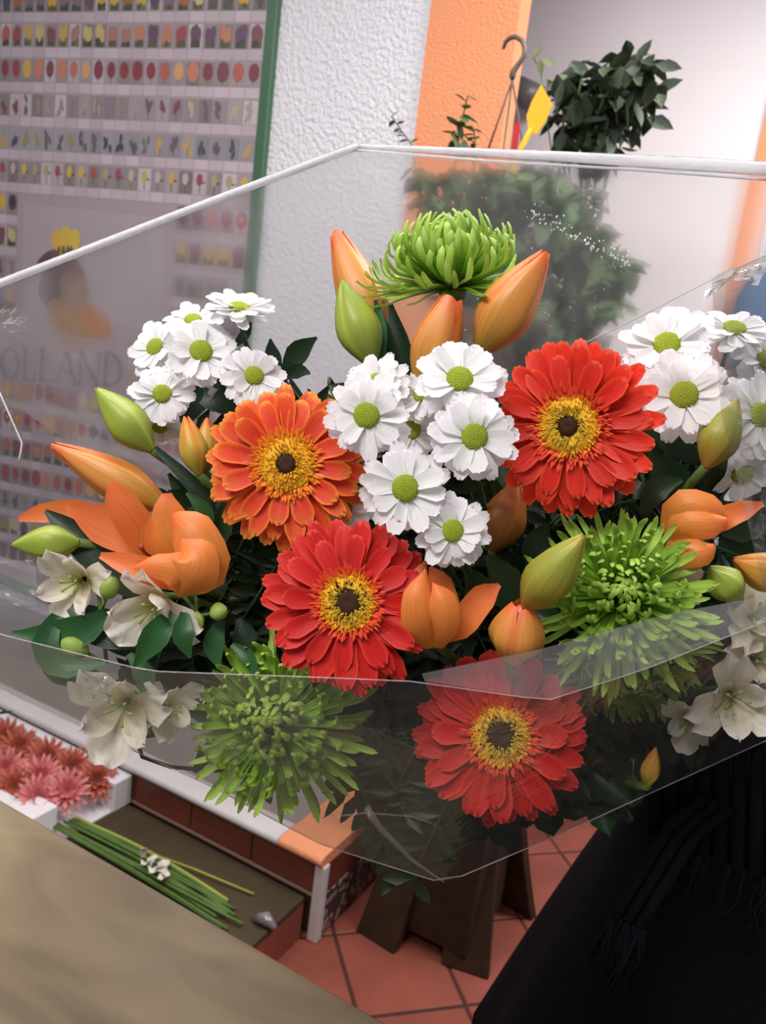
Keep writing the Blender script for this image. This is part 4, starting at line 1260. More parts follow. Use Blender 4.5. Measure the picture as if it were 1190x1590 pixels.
alstro(118, 905, .56, 58, -.55, -.25, 'cream alstroemeria at the far left, below the level green bud', 41, ((170, 912, .55, 40, 30, .4, -.9), (116, 1005, .55, 46, 34, -.6, -.4)))
alstro(238, 945, .545, 72, -.55, -.5, 'cream alstroemeria below the open orange lily', 42, ((340, 950, .54, 30, 28, .8, -.2), (306, 966, .54, 34, 22, .1, .6)))
alstro(190, 1100, .545, 76, -.25, -.35, 'cream alstroemeria low at the left, behind the front film', 43)
alstro(262, 1098, .56, 48, .3, -.2, 'smaller cream alstroemeria behind the film beside the lower left green chrysanthemum', 44)
alstro(1140, 1085, .545, 70, .2, -.25, 'cream-white alstroemeria at the lower right, behind the front film', 45)
alstro(1178, 1020, .56, 52, .4, .1, 'cream-white alstroemeria at the right edge above the lower right one', 46)
alstro(1172, 955, .565, 62, .25, .1, 'pale cream alstroemeria at the right edge beside the small green bud', 47)
alstro(1040, 895, .575, 48, .3, .1, 'cream alstroemeria partly hidden behind the right green chrysanthemum', 48)
alstro(1070, 1118, .57, 44, -.1, -.4, 'small cream alstroemeria low at the right, above the black coat', 49)

# ------------------------------------------------------------------ leaves and ferns
def sprig(label, base, leaves, name='leaf_sprig', group='leafy sprigs in the bouquet'):
    c = D(*base)
    r = thing(name, label, 'leaves', T(*c), group)
    inv = r.matrix_world.inverted()
    for m, pts, ws in leaves:
        ribbon('leaf', m, [D(*p) for p in pts], [px2m(w, pts[0][2]) for w in ws], r, None, .12, inv, 4, 8, RND.uniform(-.5, .5))
    stem_to_bind(r, c, FWD, .0022, MG_DSTEM)


sprig('dark lobed leaves right of the left daisy cluster', (440, 590, .615), [
    (M_LEAFD, [(440, 590, .61), (462, 548, .605), (492, 524, .6)], [10, 36, 5]), (M_LEAFD, [(438, 585, .61), (424, 555, .605), (420, 526, .6)], [8, 26, 4]),
    (M_LEAFD, [(440, 588, .61), (462, 576, .605), (482, 580, .6)], [8, 24, 4])])
sprig('dark leaves behind the left daisy cluster', (330, 620, .63), [
    (M_LEAFD, [(290, 600, .63), (330, 615, .62), (372, 650, .62)], [14, 44, 8]), (M_LEAFD, [(330, 575, .63), (305, 620, .62), (290, 660, .62)], [14, 40, 8]),
    (M_LEAFD, [(360, 540, .64), (380, 520, .63), (390, 500, .63)], [6, 16, 4]), (M_LEAFD, [(350, 630, .63), (400, 640, .63), (420, 620, .63)], [10, 34, 6])])
sprig('narrow lily leaves left of the orange gerbera', (325, 850, .585), [
    (M_LEAFD, [(325, 850, .59), (312, 770, .585), (240, 695, .585)], [16, 26, 10]), (M_LEAF, [(325, 830, .58), (318, 795, .575), (290, 765, .575)], [8, 26, 6]),
    (M_LEAFD, [(330, 850, .6), (290, 780, .6), (262, 735, .6)], [8, 30, 6]), (M_LEAFD, [(320, 870, .59), (345, 820, .59), (350, 770, .59)], [10, 34, 8])])
sprig('broad dark leaf between the green bud and the open orange lily', (190, 915, .575), [
    (M_LEAFD, [(70, 793, .575), (118, 832, .57), (165, 880, .57), (215, 925, .575)], [6, 46, 52, 24])])
sprig('glossy green alstroemeria leaves at the lower left', (180, 990, .56), [
    (M_LEAF, [(165, 955, .55), (110, 985, .545), (18, 982, .55)], [24, 54, 5]), (M_LEAF, [(90, 955, .55), (70, 1000, .54), (95, 1035, .54), (165, 1030, .545)], [20, 40, 38, 8]),
    (M_LEAF, [(268, 950, .535), (240, 990, .525), (208, 1038, .53)], [20, 44, 6]), (M_LEAF, [(288, 950, .535), (284, 985, .525), (296, 1022, .53)], [14, 34, 5]),
    (M_LEAFD, [(110, 940, .56), (160, 975, .555), (235, 1000, .56)], [20, 60, 20]), (M_LEAF, [(150, 1040, .55), (136, 1060, .545), (130, 1092, .545)], [10, 30, 6]),
    (M_LEAF, [(60, 1010, .55), (90, 1050, .545), (150, 1055, .545)], [6, 26, 6]), (M_LEAF, [(200, 1015, .54), (225, 1050, .535), (212, 1078, .535)], [10, 36, 8])])
sprig('small ragged green leaves left of the red gerbera', (360, 985, .57), [
    (M_LEAF, [(345, 960, .55), (332, 1000, .545), (340, 1035, .545)], [12, 34, 8]), (M_LEAF, [(360, 1000, .55), (385, 1020, .545), (400, 1055, .545)], [8, 22, 6]),
    (M_LEAFD, [(370, 960, .57), (380, 990, .565), (372, 1020, .565)], [10, 40, 8])])
sprig('dark upright lily leaves under the top green chrysanthemum', (612, 590, .60), [
    (M_LEAFD, [(618, 600, .60), (598, 530, .595), (583, 466, .6)], [20, 30, 6]), (M_LEAFD, [(640, 600, .605), (622, 540, .6), (606, 470, .605)], [18, 34, 8]),
    (M_LEAF, [(590, 580, .59), (592, 520, .585), (588, 470, .585)], [12, 20, 5])])
sprig('large dark leaf in the shade right of the small central daisy', (790, 960, .57), [
    (M_LEAFD, [(800, 975, .57), (790, 910, .565), (755, 862, .565)], [20, 56, 10]), (M_LEAFD, [(830, 900, .58), (835, 850, .575), (850, 812, .575)], [14, 48, 8]),
    (M_LEAFD, [(730, 985, .58), (745, 920, .575), (720, 880, .575)], [14, 48, 8])])
sprig('dark leaves left of the lower left green chrysanthemum', (330, 1140, .575), [
    (M_LEAFD, [(360, 1140, .575), (325, 1110, .57), (290, 1108, .57)], [12, 44, 8]), (M_LEAFD, [(360, 1160, .575), (325, 1168, .57), (302, 1200, .57)], [12, 30, 8]),
    (M_LEAFD, [(360, 1120, .575), (330, 1080, .57), (282, 1075, .57)], [12, 40, 8])])
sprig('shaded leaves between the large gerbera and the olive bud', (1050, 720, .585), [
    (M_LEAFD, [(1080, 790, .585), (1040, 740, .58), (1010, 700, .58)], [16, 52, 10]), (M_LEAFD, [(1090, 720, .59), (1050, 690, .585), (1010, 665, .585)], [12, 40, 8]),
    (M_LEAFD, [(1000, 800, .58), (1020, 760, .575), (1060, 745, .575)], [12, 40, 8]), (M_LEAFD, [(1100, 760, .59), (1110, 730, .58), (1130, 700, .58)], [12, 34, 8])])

frnd = random.Random(77)
ferns = [((420, 900), .60), ((380, 840), .61), ((470, 1010), .60), ((600, 1060), .60), ((680, 1030), .61), ((640, 1180), .59), ((560, 1230), .585), ((600, 1150), .585),
         ((755, 1225), .585), ((825, 1190), .59), ((900, 1150), .60), ((970, 1110), .60), ((880, 800), .60), ((960, 790), .60), ((1020, 830), .60), ((780, 880), .60),
         ((700, 740), .60), ((560, 720), .60), ((660, 870), .60), ((330, 940), .60), ((250, 1020), .59), ((1100, 980), .60), ((1060, 1100), .60), ((740, 990), .60), ((520, 860), .60), ((400, 640), .64),
         ((330, 780), .615), ((1120, 860), .61), ((500, 1120), .60), ((700, 1240), .575)]
where = ['left of the red gerbera', 'under the orange gerbera', 'under the red gerbera at the left', 'between the red gerbera and the front film', 'between the two red gerberas', 'left of the lowest gerbera',
         'at the tip of the lower left green chrysanthemum', 'left of the lowest gerbera, above the others there', 'under the lowest gerbera', 'right below the lowest gerbera', 'right of the lowest gerbera', 'above the black coat',
         'under the large red-orange gerbera', 'between the large gerbera and the right green chrysanthemum', 'left of the right orange lily', 'behind the olive bud', 'behind the central daisies', 'between orange gerbera and central daisies',
         'behind the half-open lily', 'right of the open orange lily', 'under the alstroemerias at the left', 'behind the small pale green bud', 'above the lower right alstroemeria', 'behind the short orange bud', 'between orange and red gerbera', 'behind the orange gerbera at the top',
         'at the foot of the small yellow-orange bud', 'behind the right orange lily', 'right of the lower left green chrysanthemum', 'behind the lower left part of the lowest gerbera']
for ((px, py), d), wtxt in zip(ferns, where):
    tip = D(px, py, d)
    d2 = Vector((frnd.uniform(-1, 1), 0, 0))
    base = tip.lerp(BIND, .55)
    r = thing('fern_frond', 'dark green fern frond ' + wtxt, 'leaves', T(*tip), 'fern fronds in the bouquet')
    inv = r.matrix_world.inverted()
    side = (RIGHT * frnd.uniform(-1, 1) + UP * frnd.uniform(-1, 1)).normalized()
    ax = side * .062
    P = [inv @ (tip - ax), Vector((0, 0, .004)), inv @ (tip + ax)]
    b = MB(); b.tube([P[0], P[1], P[2]], [.0014, .0012, .0005], 4); b.obj('rachis', MG_DSTEM, r)
    nn = facing(px, py, frnd.uniform(-.5, .5), frnd.uniform(-.5, .5))
    axd = side; sd = nn.cross(axd).normalized(); n3 = axd.cross(sd).normalized()
    for i in range(22):
        t = (i // 2) / 10; s = 1 if i % 2 else -1
        p = (tip - ax) + ax*2*t
        dirv = (sd*s + axd*.55).normalized()
        y_ = n3.cross(dirv).normalized()
        Mx = Matrix((dirv, y_, n3)).transposed().to_4x4(); Mx.translation = p
        L_ = .034 * (1 - .55*abs(t-.35)) * frnd.uniform(.85, 1.15)
        inst('leaflet', fern_me, r, inv @ Mx @ RX(frnd.uniform(-.5, .5)) @ RY(frnd.uniform(-.3, .5)) @ SCL(L_, .0055, L_))
    stem_to_bind(r, tip - ax, -side, .0016, MG_DSTEM)

# broad dark leaves that fill the heart of the bouquet
drnd = random.Random(21)
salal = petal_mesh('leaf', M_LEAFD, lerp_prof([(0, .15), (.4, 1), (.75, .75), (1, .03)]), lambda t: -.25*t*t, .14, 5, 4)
spots = [(395, 905, 'under the orange gerbera, left of the red one'), (345, 870, 'beside the open orange lily'), (300, 985, 'right of the cream alstroemerias'), (400, 985, 'left below the red gerbera'),
         (250, 1010, 'under the cream alstroemerias'), (610, 1085, 'under the red gerbera tips'), (660, 1010, 'between red gerbera and short orange bud'), (590, 1180, 'right of the lower left green chrysanthemum'),
         (655, 1200, 'left of the lowest gerbera tips'), (720, 900, 'between the half-open lily and the small daisy'), (770, 930, 'behind the bent lily tepal'), (960, 800, 'under the large gerbera'),
         (1040, 760, 'left of the olive bud by the right daisies'), (1010, 720, 'below the round-disc daisy'), (900, 860, 'behind the right green chrysanthemum at its top'), (1110, 830, 'behind the right orange lily'),
         (905, 1180, 'right of the lowest gerbera'), (700, 720, 'between the central daisies'), (560, 740, 'right of the orange gerbera'), (480, 860, 'between orange and red gerbera'),
         (1050, 1085, 'under the drooping green chrysanthemum'), (1150, 1000, 'at the right edge behind alstroemerias'), (330, 820, 'under the lily leaves at the left'), (430, 1040, 'above the lower left green chrysanthemum')]
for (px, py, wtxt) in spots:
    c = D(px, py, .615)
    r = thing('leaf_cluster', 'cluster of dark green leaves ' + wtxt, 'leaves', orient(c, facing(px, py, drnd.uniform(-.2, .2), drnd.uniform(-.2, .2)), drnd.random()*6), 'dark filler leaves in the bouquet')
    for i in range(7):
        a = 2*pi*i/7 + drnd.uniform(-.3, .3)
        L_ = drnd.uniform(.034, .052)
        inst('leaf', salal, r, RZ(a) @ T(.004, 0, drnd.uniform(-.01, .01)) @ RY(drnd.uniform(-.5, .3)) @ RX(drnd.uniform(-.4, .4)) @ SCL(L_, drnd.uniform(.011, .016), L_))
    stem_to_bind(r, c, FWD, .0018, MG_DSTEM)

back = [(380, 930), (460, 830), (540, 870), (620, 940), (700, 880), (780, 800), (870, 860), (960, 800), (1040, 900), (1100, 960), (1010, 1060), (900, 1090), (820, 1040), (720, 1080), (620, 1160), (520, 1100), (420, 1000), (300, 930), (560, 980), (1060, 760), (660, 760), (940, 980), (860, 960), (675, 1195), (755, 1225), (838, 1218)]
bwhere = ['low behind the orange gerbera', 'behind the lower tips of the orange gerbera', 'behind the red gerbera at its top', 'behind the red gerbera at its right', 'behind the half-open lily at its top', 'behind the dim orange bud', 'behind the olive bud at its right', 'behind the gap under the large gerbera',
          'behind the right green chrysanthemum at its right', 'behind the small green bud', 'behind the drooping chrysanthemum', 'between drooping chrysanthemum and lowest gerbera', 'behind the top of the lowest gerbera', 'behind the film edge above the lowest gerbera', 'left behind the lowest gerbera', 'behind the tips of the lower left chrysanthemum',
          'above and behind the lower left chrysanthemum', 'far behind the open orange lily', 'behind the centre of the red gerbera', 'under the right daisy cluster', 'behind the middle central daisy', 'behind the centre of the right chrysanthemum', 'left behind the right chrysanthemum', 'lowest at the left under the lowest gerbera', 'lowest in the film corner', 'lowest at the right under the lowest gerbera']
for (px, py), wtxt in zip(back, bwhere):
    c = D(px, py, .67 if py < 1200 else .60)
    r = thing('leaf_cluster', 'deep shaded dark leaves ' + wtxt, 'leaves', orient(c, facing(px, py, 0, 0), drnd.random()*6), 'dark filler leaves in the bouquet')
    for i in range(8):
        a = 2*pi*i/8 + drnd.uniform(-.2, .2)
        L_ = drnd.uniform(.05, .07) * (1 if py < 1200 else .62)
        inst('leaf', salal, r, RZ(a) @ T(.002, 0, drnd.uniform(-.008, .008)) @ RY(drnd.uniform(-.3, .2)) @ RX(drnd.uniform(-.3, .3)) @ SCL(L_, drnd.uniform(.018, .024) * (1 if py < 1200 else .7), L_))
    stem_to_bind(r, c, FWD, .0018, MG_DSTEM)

# ------------------------------------------------------------------ clear wrap around the bouquet
FILM_BACK = film_mat('clear_film_back', .085, .80, .6, .5)
FILM_FRONT = film_mat('clear_film_front', .028, .74, 0.0, .14)
FILM_UNDER = film_mat('clear_film_under', .008, .93, 0.0, .08)
FILM_HAZY = film_mat('clear_film_hazy', .16, .92, 0.0, .6)
FILM_EDGE = film_mat('film_fold', .85, 1.0, 0.0, .9)
FILM_LINE = film_mat('film_line', .35, .95, 0.0, .9)


def resample(poly, n):
    P = [D(*p) for p in poly]
    ln = [0]
    for a, c in zip(P, P[1:]): ln.append(ln[-1] + (c - a).length)
    out = []
    for i in range(n + 1):
        t = ln[-1] * i / n; k = 0
        while k < len(P) - 2 and ln[k+1] < t: k += 1
        out.append(P[k].lerp(P[k+1], (t - ln[k]) / max(1e-9, ln[k+1] - ln[k])))
    return out


wrap = thing('clear_wrap', 'large clear cellophane sheet wrapped around the flower bouquet', 'wrapping', T(*BIND))
WI = wrap.matrix_world.inverted()


def sheet(name, pa, pb, m, nu=60, nv=18, amp=.004, freq=9, bulge=0.0, label=None, wob=0.0):
    A = resample(pa, nu) if isinstance(pa, list) and isinstance(pa[0], tuple) else pa
    Bq = resample(pb, nu) if isinstance(pb, list) and isinstance(pb[0], tuple) else pb
    b = MB(); rows = []
    for j in range(nv + 1):
        t = j / nv; row = []
        for i in range(nu + 1):
            p = A[i].lerp(Bq[i], t)
            dr = (p - CP).normalized()
            k = noise.fractal(p * freq, 0.8, 2.2, 3)
            k2 = noise.noise(Vector((i * .45, t * 1.2, 3.1)))
            e = min(1, 4 * min(t, 1 - t) + .15)
            row.append(WI @ (p + dr * (amp * k * e + wob * k2 * t * (1 - t) * 2 + bulge * sin(pi * t))))
        rows.append(row)
    b.grid(rows)
    o = b.obj(name, m, wrap)
    if label: o['label'] = label
    return o


def fold(name, poly, rad, m, label=None, n=40, n_s=6):
    P = resample(poly, n)
    b = MB(); b.tube([WI @ p for p in P], rad, n_s)
    o = b.obj(name, m, wrap)
    if label: o['label'] = label
    return o


RIM = [(-170, 500, .74), (0, 440, .77), (280, 331, .80), (555, 227, .82), (870, 243, .80), (1190, 262, .78), (1420, 292, .76)]
LOW = [(-170, 985, .60), (0, 1070, .575), (330, 1222, .56), (500, 1312, .555), (690, 1372, .55), (880, 1291, .565), (1190, 1150, .585), (1420, 1050, .61)]
FLAP = [(-170, 930, .48), (0, 985, .475), (230, 1042, .455), (500, 1052, .445), (640, 1058, .44), (850, 1088, .445), (1000, 1040, .45), (1190, 965, .46), (1420, 880, .48)]
NU = 72
rim_p = resample(RIM, NU)
hub = [BIND + (RIGHT * cos(a) + UP * sin(a)) * .026 + FWD * .01 for a in [pi*1.0 - pi * i / NU for i in range(NU + 1)]]
sheet('back_sheet', rim_p, hub, FILM_BACK, NU, 26, .006, 8, 0.045, 'back of the clear film rising behind the flowers', .02)
low_p = resample(LOW, NU)
hub2 = [BIND + (RIGHT * cos(a) + UP * sin(a)) * .026 for a in [pi + pi * i / NU for i in range(NU + 1)]]
sheet('under_sheet', low_p, hub2, FILM_UNDER, NU, 14, .006, 9, 0.0, None, .012)
sheet('front_flap', resample(FLAP, NU), low_p, FILM_FRONT, NU, 20, .005, 10, -.012, 'front of the clear film over the lower flowers', .008)
sheet('left_side', [rim_p[0], low_p[0]] and resample([(-170, 500, .74), (-200, 740, .68), (-170, 985, .60)], 20), [hub[0]] * 21, FILM_FRONT, 20, 10, .003)
sheet('folded_band', [(655, 1046, .436), (840, 1008, .438), (1030, 955, .445), (1190, 925, .452), (1420, 840, .475)], [(660, 1058, .437), (850, 1087, .441), (1000, 1039, .447), (1190, 964, .456), (1420, 878, .478)], FILM_HAZY, 30, 6, .001, 10, 0, 'milky turned-over band of film across the right green chrysanthemum')
sheet('right_side', [(1105, 430, .52), (1190, 396, .515), (1420, 330, .52)], [(1120, 640, .50), (1190, 930, .455), (1420, 880, .48)], FILM_FRONT, 24, 16, .004, 10, 0, 'film in front of the right daisies', .006)
fold('folded_edge', RIM[:4], [.0038] * 41, FILM_EDGE, 'white shining folded edge of the film at the left')
fold('folded_edge', RIM[3:], [.0024 + .0038 * min(1, i / 24) for i in range(41)], FILM_EDGE, 'white shining folded edge of the film at the top')
fold('folded_edge', [(555, 233, .815), (760, 250, .80), (960, 262, .79), (1190, 279, .775)], .0013, FILM_EDGE)
fold('front_edge', FLAP, .00035, FILM_LINE)
fold('lower_edge', LOW, .00045, FILM_LINE)
fold('sheet_edge', [(860, 556, .66), (985, 496, .63), (1110, 432, .60), (1190, 396, .58)], .0004, simple('film_edge_grey', srgb(176, 172, 182), .3, .6), 'thin grey edge of a second film layer')
fold('crease', [(690, 1370, .548), (640, 1335, .54), (590, 1285, .53), (570, 1255, .525)], [.0003 + .0022 * (i / 40) for i in range(41)], FILM_HAZY)
fold('crease', [(-5, 600, .66), (18, 652, .66), (34, 688, .66), (32, 702, .66), (29, 714, .66)], .0007, FILM_EDGE)  # white tube stands in for a highlight along the film
fold('crease', [(500, 1270, .53), (570, 1262, .53), (640, 1268, .53), (670, 1278, .535)], .0005, FILM_HAZY)
# crumpled knot of film at the right edge, highlight painted as whiteness
b = MB(); rows = []
for j in range(9):
    t = j / 8
    rows.append([WI @ (D(1108 + 90*s - 20*t, 428 - 24*s + 46*t*(.35 + abs(s-.55)*1.1), .575) + FWD * .006 * noise.noise(Vector((s*7, t*5, 1)))) for s in [i/16 for i in range(17)]])
b.grid(rows); tag(b.obj('crumpled_corner', film_mat('film_crumple', .5, .95, 0, .9, rough=.15), wrap), 'crumpled corner of film whitened for its highlight')
# smaller crumples added for the glints at the lower left
CRM = film_mat('film_crumple_clear', .10, .95, 0, 1.0, rough=.10)
for (cx, cy, cd, w_, h_) in ((22, 905, .60, 70, 70), (152, 1068, .462, 46, 44)):
    b = MB(); rows = []
    for j in range(9):
        rows.append([WI @ (D(cx + (i/8 - .5) * w_, cy + (j/8 - .5) * h_, cd) + FWD * .012 * noise.noise(Vector((i*.7 + cx, j*.7, 2)))) for i in range(9)])
    b.grid(rows); tag(b.obj('glint_crumple', CRM, wrap), 'small crumple added to the film for glints')
# sparkling water drops along a crease of the back sheet
b = MB(); dr = random.Random(9)
for k in range(110):
    t = dr.random()
    c = WI @ (D(825 + 155*t + dr.gauss(0, 5), 328 + 84*t + dr.gauss(0, 7), .74)); rr = dr.uniform(.0004, .0011)
    b.tube([c + Vector((0, 0, -rr)), c, c + Vector((0, 0, rr))], [rr*.3, rr, rr*.3], 5)
for k in range(40):
    c = WI @ (D(dr.uniform(700, 990), dr.uniform(300, 520), .74)); rr = dr.uniform(.0003, .0007)
    b.tube([c + Vector((0, 0, -rr)), c, c + Vector((0, 0, rr))], [rr*.3, rr, rr*.3], 5)
m_drop, nt_, b_ = newmat('water_drop'); b_.inputs['Roughness'].default_value = .05; b_.inputs['Base Color'].default_value = (.9, .9, .92, 1); b_.inputs['Specular IOR Level'].default_value = 1.0
b_.inputs['Alpha'].default_value = .6
tag(b.obj('water_drops', m_drop, wrap), 'tiny sparkling water drops on the film', kind='stuff')

# ------------------------------------------------------------------ person in a black coat holding the bouquet
M_SKIN = simple('skin', srgb(206, 158, 134), .5, .4)
M_COAT = simple('black_wool', srgb(16, 14, 17), .95, .08, bump=.4, bump_scale=180)
M_TROU = simple('dark_trousers', srgb(22, 22, 28), .9, .1)
M_SCARF = simple('black_knit', srgb(21, 18, 25), .9, .12, bump=.5, bump_scale=240)
M_SHOE = simple('black_shoe', srgb(18, 17, 18), .45, .4)
M_HAIR = simple('dark_hair', srgb(42, 32, 28), .6, .4)
FX, FY = 0.17, 0.93
per = thing('person', 'person in a black coat and knitted scarf holding the bouquet, mostly outside the frame', 'person', T(FX, FY, 0))
PO = Vector((FX, FY, 0))


def skin_obj(name, verts, edges, radii, m, root=0, sub=2):
    me = bpy.data.meshes.new(name); me.from_pydata([tuple(v) for v in verts], edges, []); me.materials.append(m)
    o = link(bpy.data.objects.new(name, me), per)
    sk = o.modifiers.new('skin', 'SKIN'); sk.use_smooth_shade = True
    lay = me.skin_vertices[0] if len(me.skin_vertices) else None
    if lay is None:
        bpy.context.view_layer.objects.active = o
        lay = me.skin_vertices[0]
    for i, r in enumerate(radii):
        lay.data[i].radius = r if isinstance(r, tuple) else (r, r)
        lay.data[i].use_root = (i == root)
    ss = o.modifiers.new('sub', 'SUBSURF'); ss.levels = ss.render_levels = sub
    return o


GR = BIND - PO + Vector((0.0, 0.012, -0.004))
HEADZ = 1.56
shR, elR = Vector((-.175, .0, 1.345)), Vector((-.245, -.03, 1.07))
wrR = GR + Vector((.045, .06, -.035))
shL, elL, wrL = Vector((.185, .0, 1.345)), Vector((.26, .03, 1.06)), Vector((.25, -.06, .82))
V = [(0, 0, .93), (0, .0, 1.08), (0, .0, 1.24), (0, .01, 1.37), (0, -.005, 1.44), (0, -.015, 1.50), (0, -.02, 1.585), (0, -.01, 1.65),
     shR, elR, wrR, shL, elL, wrL, (-.09, 0, .88), (-.10, -.01, .50), (-.10, .02, .09), (-.10, -.12, .035), (.09, 0, .88), (.10, -.01, .50), (.10, .02, .09), (.10, -.12, .035)]
E_ = [(0,1),(1,2),(2,3),(3,4),(4,5),(5,6),(6,7),(3,8),(8,9),(9,10),(3,11),(11,12),(12,13),(0,14),(14,15),(15,16),(16,17),(0,18),(18,19),(19,20),(20,21)]
Rr = [(.14,.11),(.125,.10),(.145,.11),(.08,.07),.052,(.062,.07),(.078,.095),(.055,.07),.058,.042,.028,.058,.042,.028,.085,.055,.038,.03,.085,.055,.038,.03]
skin_obj('body', V, E_, Rr, M_SKIN)
# hand closed round the stems (right) and a relaxed hand (left), each finger its own bent chain rooted in the palm
def hand(wr, palm_dir, curl_axis, nrm, grip, side):
    pd, nn = palm_dir.normalized(), nrm.normalized(); sd = pd.cross(nn).normalized() * side
    pc = wr + pd * .045
    vs, es, rs = [wr, pc, wr + pd*.08], [(0, 1), (1, 2)], [(.022, .016), (.036, .016), (.034, .013)]
    o = skin_obj('palm', vs, es, rs, M_SKIN)
    for f, (off, ln) in enumerate(((-.027, .072), (-.009, .08), (.009, .075), (.026, .06))):
        p = wr + pd*.07 + sd*off; d = pd.copy(); pts = [p]
        for k in range(3):
            d = Matrix.Rotation(grip * (1.0 if k else .7), 3, sd * (1 if True else 1)) @ d
            pts.append(pts[-1] + d * ln * (.44, .32, .24)[k])
        skin_obj('finger', pts, [(0,1),(1,2),(2,3)], [.0095, .009, .008, .0065], M_SKIN)
    p = wr + pd*.025 - sd*.022; d = (pd*.6 - sd*.8).normalized()
    pts = [p, p + d*.034]; d2 = Matrix.Rotation(grip*.6, 3, pd) @ (pd*.85 - sd*.3).normalized(); pts += [pts[-1] + d2*.032, pts[-1] + d2*.055]
    skin_obj('thumb', pts, [(0,1),(1,2),(2,3)], [.013, .011, .010, .008], M_SKIN)


hand(wrR, (GR - wrR).normalized() + Vector((-.3, -.2, .1)), None, Vector((.3, -.9, .3)), -.95, 1)
hand(wrL, Vector((0, -.35, -1)), None, Vector((-1, 0, 0)), -.3, -1)
# face details, hair
hd = Vector((0, -.02, 1.585))
for sx in (-1, 1):
    b = MB(); b.lathe([(.0001, -.011), (.008, -.008), (.0115, 0), (.008, .008), (.0001, .011)], 12)
    b.v = [(v[0] + hd.x + sx*.031, v[1] + hd.y - .070, v[2] + hd.z + .005) for v in b.v]; ew = b.obj('eye', simple('eye_white', srgb(225, 220, 214), .3), per)
    b = MB(); b.tube([(hd.x + sx*.031, hd.y - .0795, hd.z + .005), (hd.x + sx*.031, hd.y - .0825, hd.z + .005)], [.0055, .0045], 12); b.obj('iris', simple('iris_brown', srgb(60, 40, 30), .2), ew)
    b = MB(); b.tube([hd + Vector((sx*.073, .0, .02)), hd + Vector((sx*.082, .012, .0)), hd + Vector((sx*.074, .0, -.03))], [.008, .014, .007], 8); b.obj('ear', M_SKIN, per)
b = MB(); b.tube([hd + Vector((0, -.088, .012)), hd + Vector((0, -.103, -.02)), hd + Vector((0, -.088, -.03))], [.007, .013, .006], 8); b.obj('nose', M_SKIN, per)
b = MB(); b.tube([hd + Vector((-.024, -.078, -.052)), hd + Vector((0, -.088, -.05)), hd + Vector((.024, -.078, -.052))], [.003, .007, .003], 8); b.obj('mouth', simple('lips', srgb(170, 96, 90), .5), per)
b = MB(); rows = []
for i in range(10):
    t = i / 9; z = .125 - t * .30
    rows.append([hd + Vector(((.092 - .02*(t > .8)) * sin(min(1, t*2.4+.08)*pi/2) * sin(a), .012 + .10 * sin(min(1, t*2.4+.08)*pi/2) * -cos(a), z)) for a in [radians(52) + (2*pi - radians(104)) * k / 20 for k in range(21)]])
b.grid(rows); ho = b.obj('hair', M_HAIR, per); s_ = ho.modifiers.new('thick', 'SOLIDIFY'); s_.thickness = .02
# coat: body of the coat and two sleeves as one loose garment, clear of the body underneath
cv = [(0, .0, 1.06), (0, 0, 1.22), (0, .0, 1.345), (0, .0, 1.40), shR + Vector((0, 0, .005)), elR + Vector((-.005, 0, 0)), elR.lerp(wrR, .95), shL + Vector((0, 0, .005)), elL, elL.lerp(wrL, .85)]
ce = [(0,1),(1,2),(2,3),(2,4),(4,5),(5,6),(2,7),(7,8),(8,9)]
cr_ = [(.185,.15),(.185,.145),(.15,.115),(.075,.07),.082,.074,.058,.082,.072,.055]
skin_obj('coat', cv, ce, cr_, M_COAT)
b = MB(); rows = []
for i in range(13):
    t = i / 12; z = 1.13 - t * .60
    rx, ry = .20 + .23 * t**.8, .155 + .13 * t
    rows.append([(.015*t + rx*cos(a)*(1 + .035*t*sin(9*a)), ry*sin(a)*(1 + .035*t*sin(9*a)), z) for a in [2*pi*k/54 for k in range(54)]])
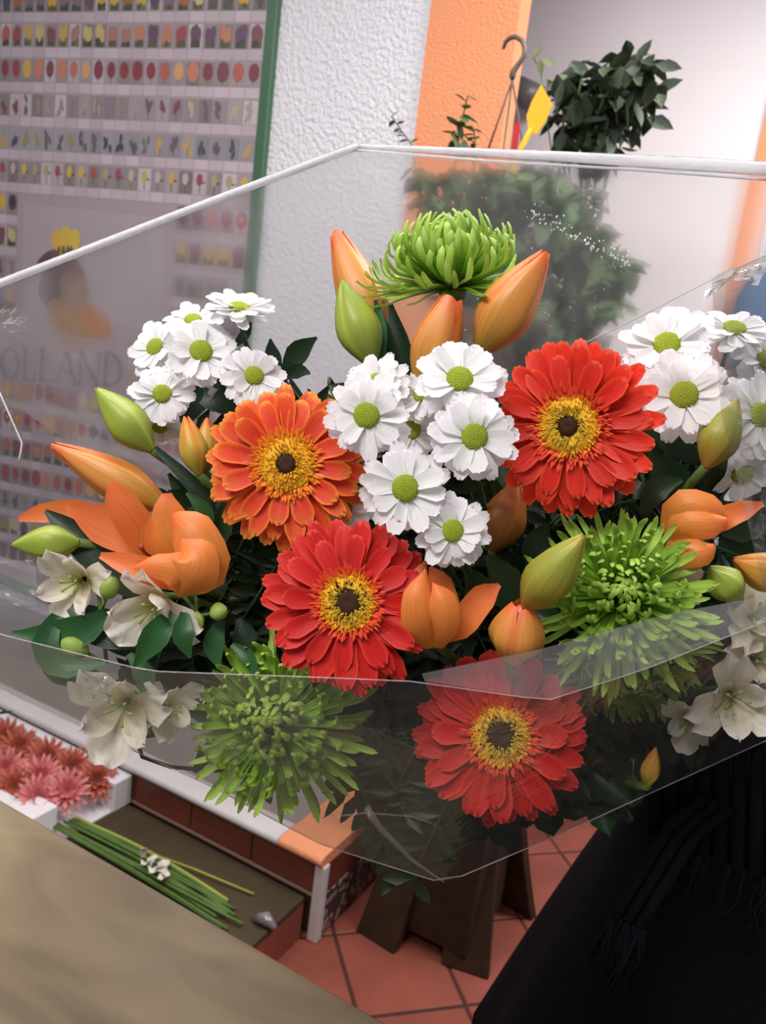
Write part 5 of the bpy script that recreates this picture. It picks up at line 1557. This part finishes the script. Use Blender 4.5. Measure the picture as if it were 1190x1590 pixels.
b.grid(rows, None, True); co = b.obj('coat_skirt', M_COAT, per); s_ = co.modifiers.new('thick', 'SOLIDIFY'); s_.thickness = .012
for sx in (-1, 1):
    b = MB(); b.tube([(sx*.095, 0, .9), (sx*.10, -.01, .5), (sx*.10, .02, .08)], [.105, .078, .066], 14); b.obj('trouser_leg', M_TROU, per)
    b = MB(); b.tube([(sx*.10, .07, .045), (sx*.10, 0, .05), (sx*.10, -.09, .043), (sx*.10, -.17, .03), (sx*.10, -.19, .025)], [.036, .048, .044, .036, .018], 14)
    b.v = [(v[0], v[1], max(0.0, v[2])) for v in b.v]; b.obj('shoe', M_SHOE, per)
b = MB(); rows = []
for i in range(7):
    a_ = radians(-60 + i*20)
    rows.append([Vector(((.085+.03*cos(a_))*cos(t), -.0 + (.08+.03*cos(a_))*sin(t), 1.425 + .05*sin(a_))) for t in [2*pi*k/28 for k in range(28)]])
b.grid(rows, None, True); scf = b.obj('scarf', M_SCARF, per)
# ribbed hanging ends of the scarf with a wispy fringe
def scarf_end(path, w, nrib, fr):
    P = [Vector(p) for p in path]
    for k in range(nrib):
        s = (k + .5) / nrib - .5
        b = MB(); b.tube([p + Vector((s*w, -abs(s)*.0, 0)) for p in P], w / nrib * .5, 6); b.obj('rib', M_SCARF, scf)
    e = P[-1]
    b = MB()
    for k in range(fr):
        s = RND.uniform(-.5, .5)*w
        p = e + Vector((s, RND.uniform(-.004, .004), 0))
        b.tube([p, p + Vector((RND.uniform(-.012, .006), RND.uniform(-.01, .01), -.03)), p + Vector((RND.uniform(-.025, .01), RND.uniform(-.015, .015), -RND.uniform(.05, .08)))], [.0016, .0013, .0006], 4)
    tag(b.obj('fringe', M_SCARF, scf), kind='stuff')


q1, q2 = D(1110, 1150, .70) - PO, D(1105, 1330, .69) - PO
scarf_end([(-.06, -.10, 1.42), (-.09, -.165, 1.30), q1, q1.lerp(q2, .5), q2], .11, 8, 30)
q1, q2 = D(1060, 1290, .685) - PO, D(975, 1430, .68) - PO
scarf_end([q1 + Vector((.02, .01, .03)), q1, q1.lerp(q2, .5), q2], .03, 3, 26)
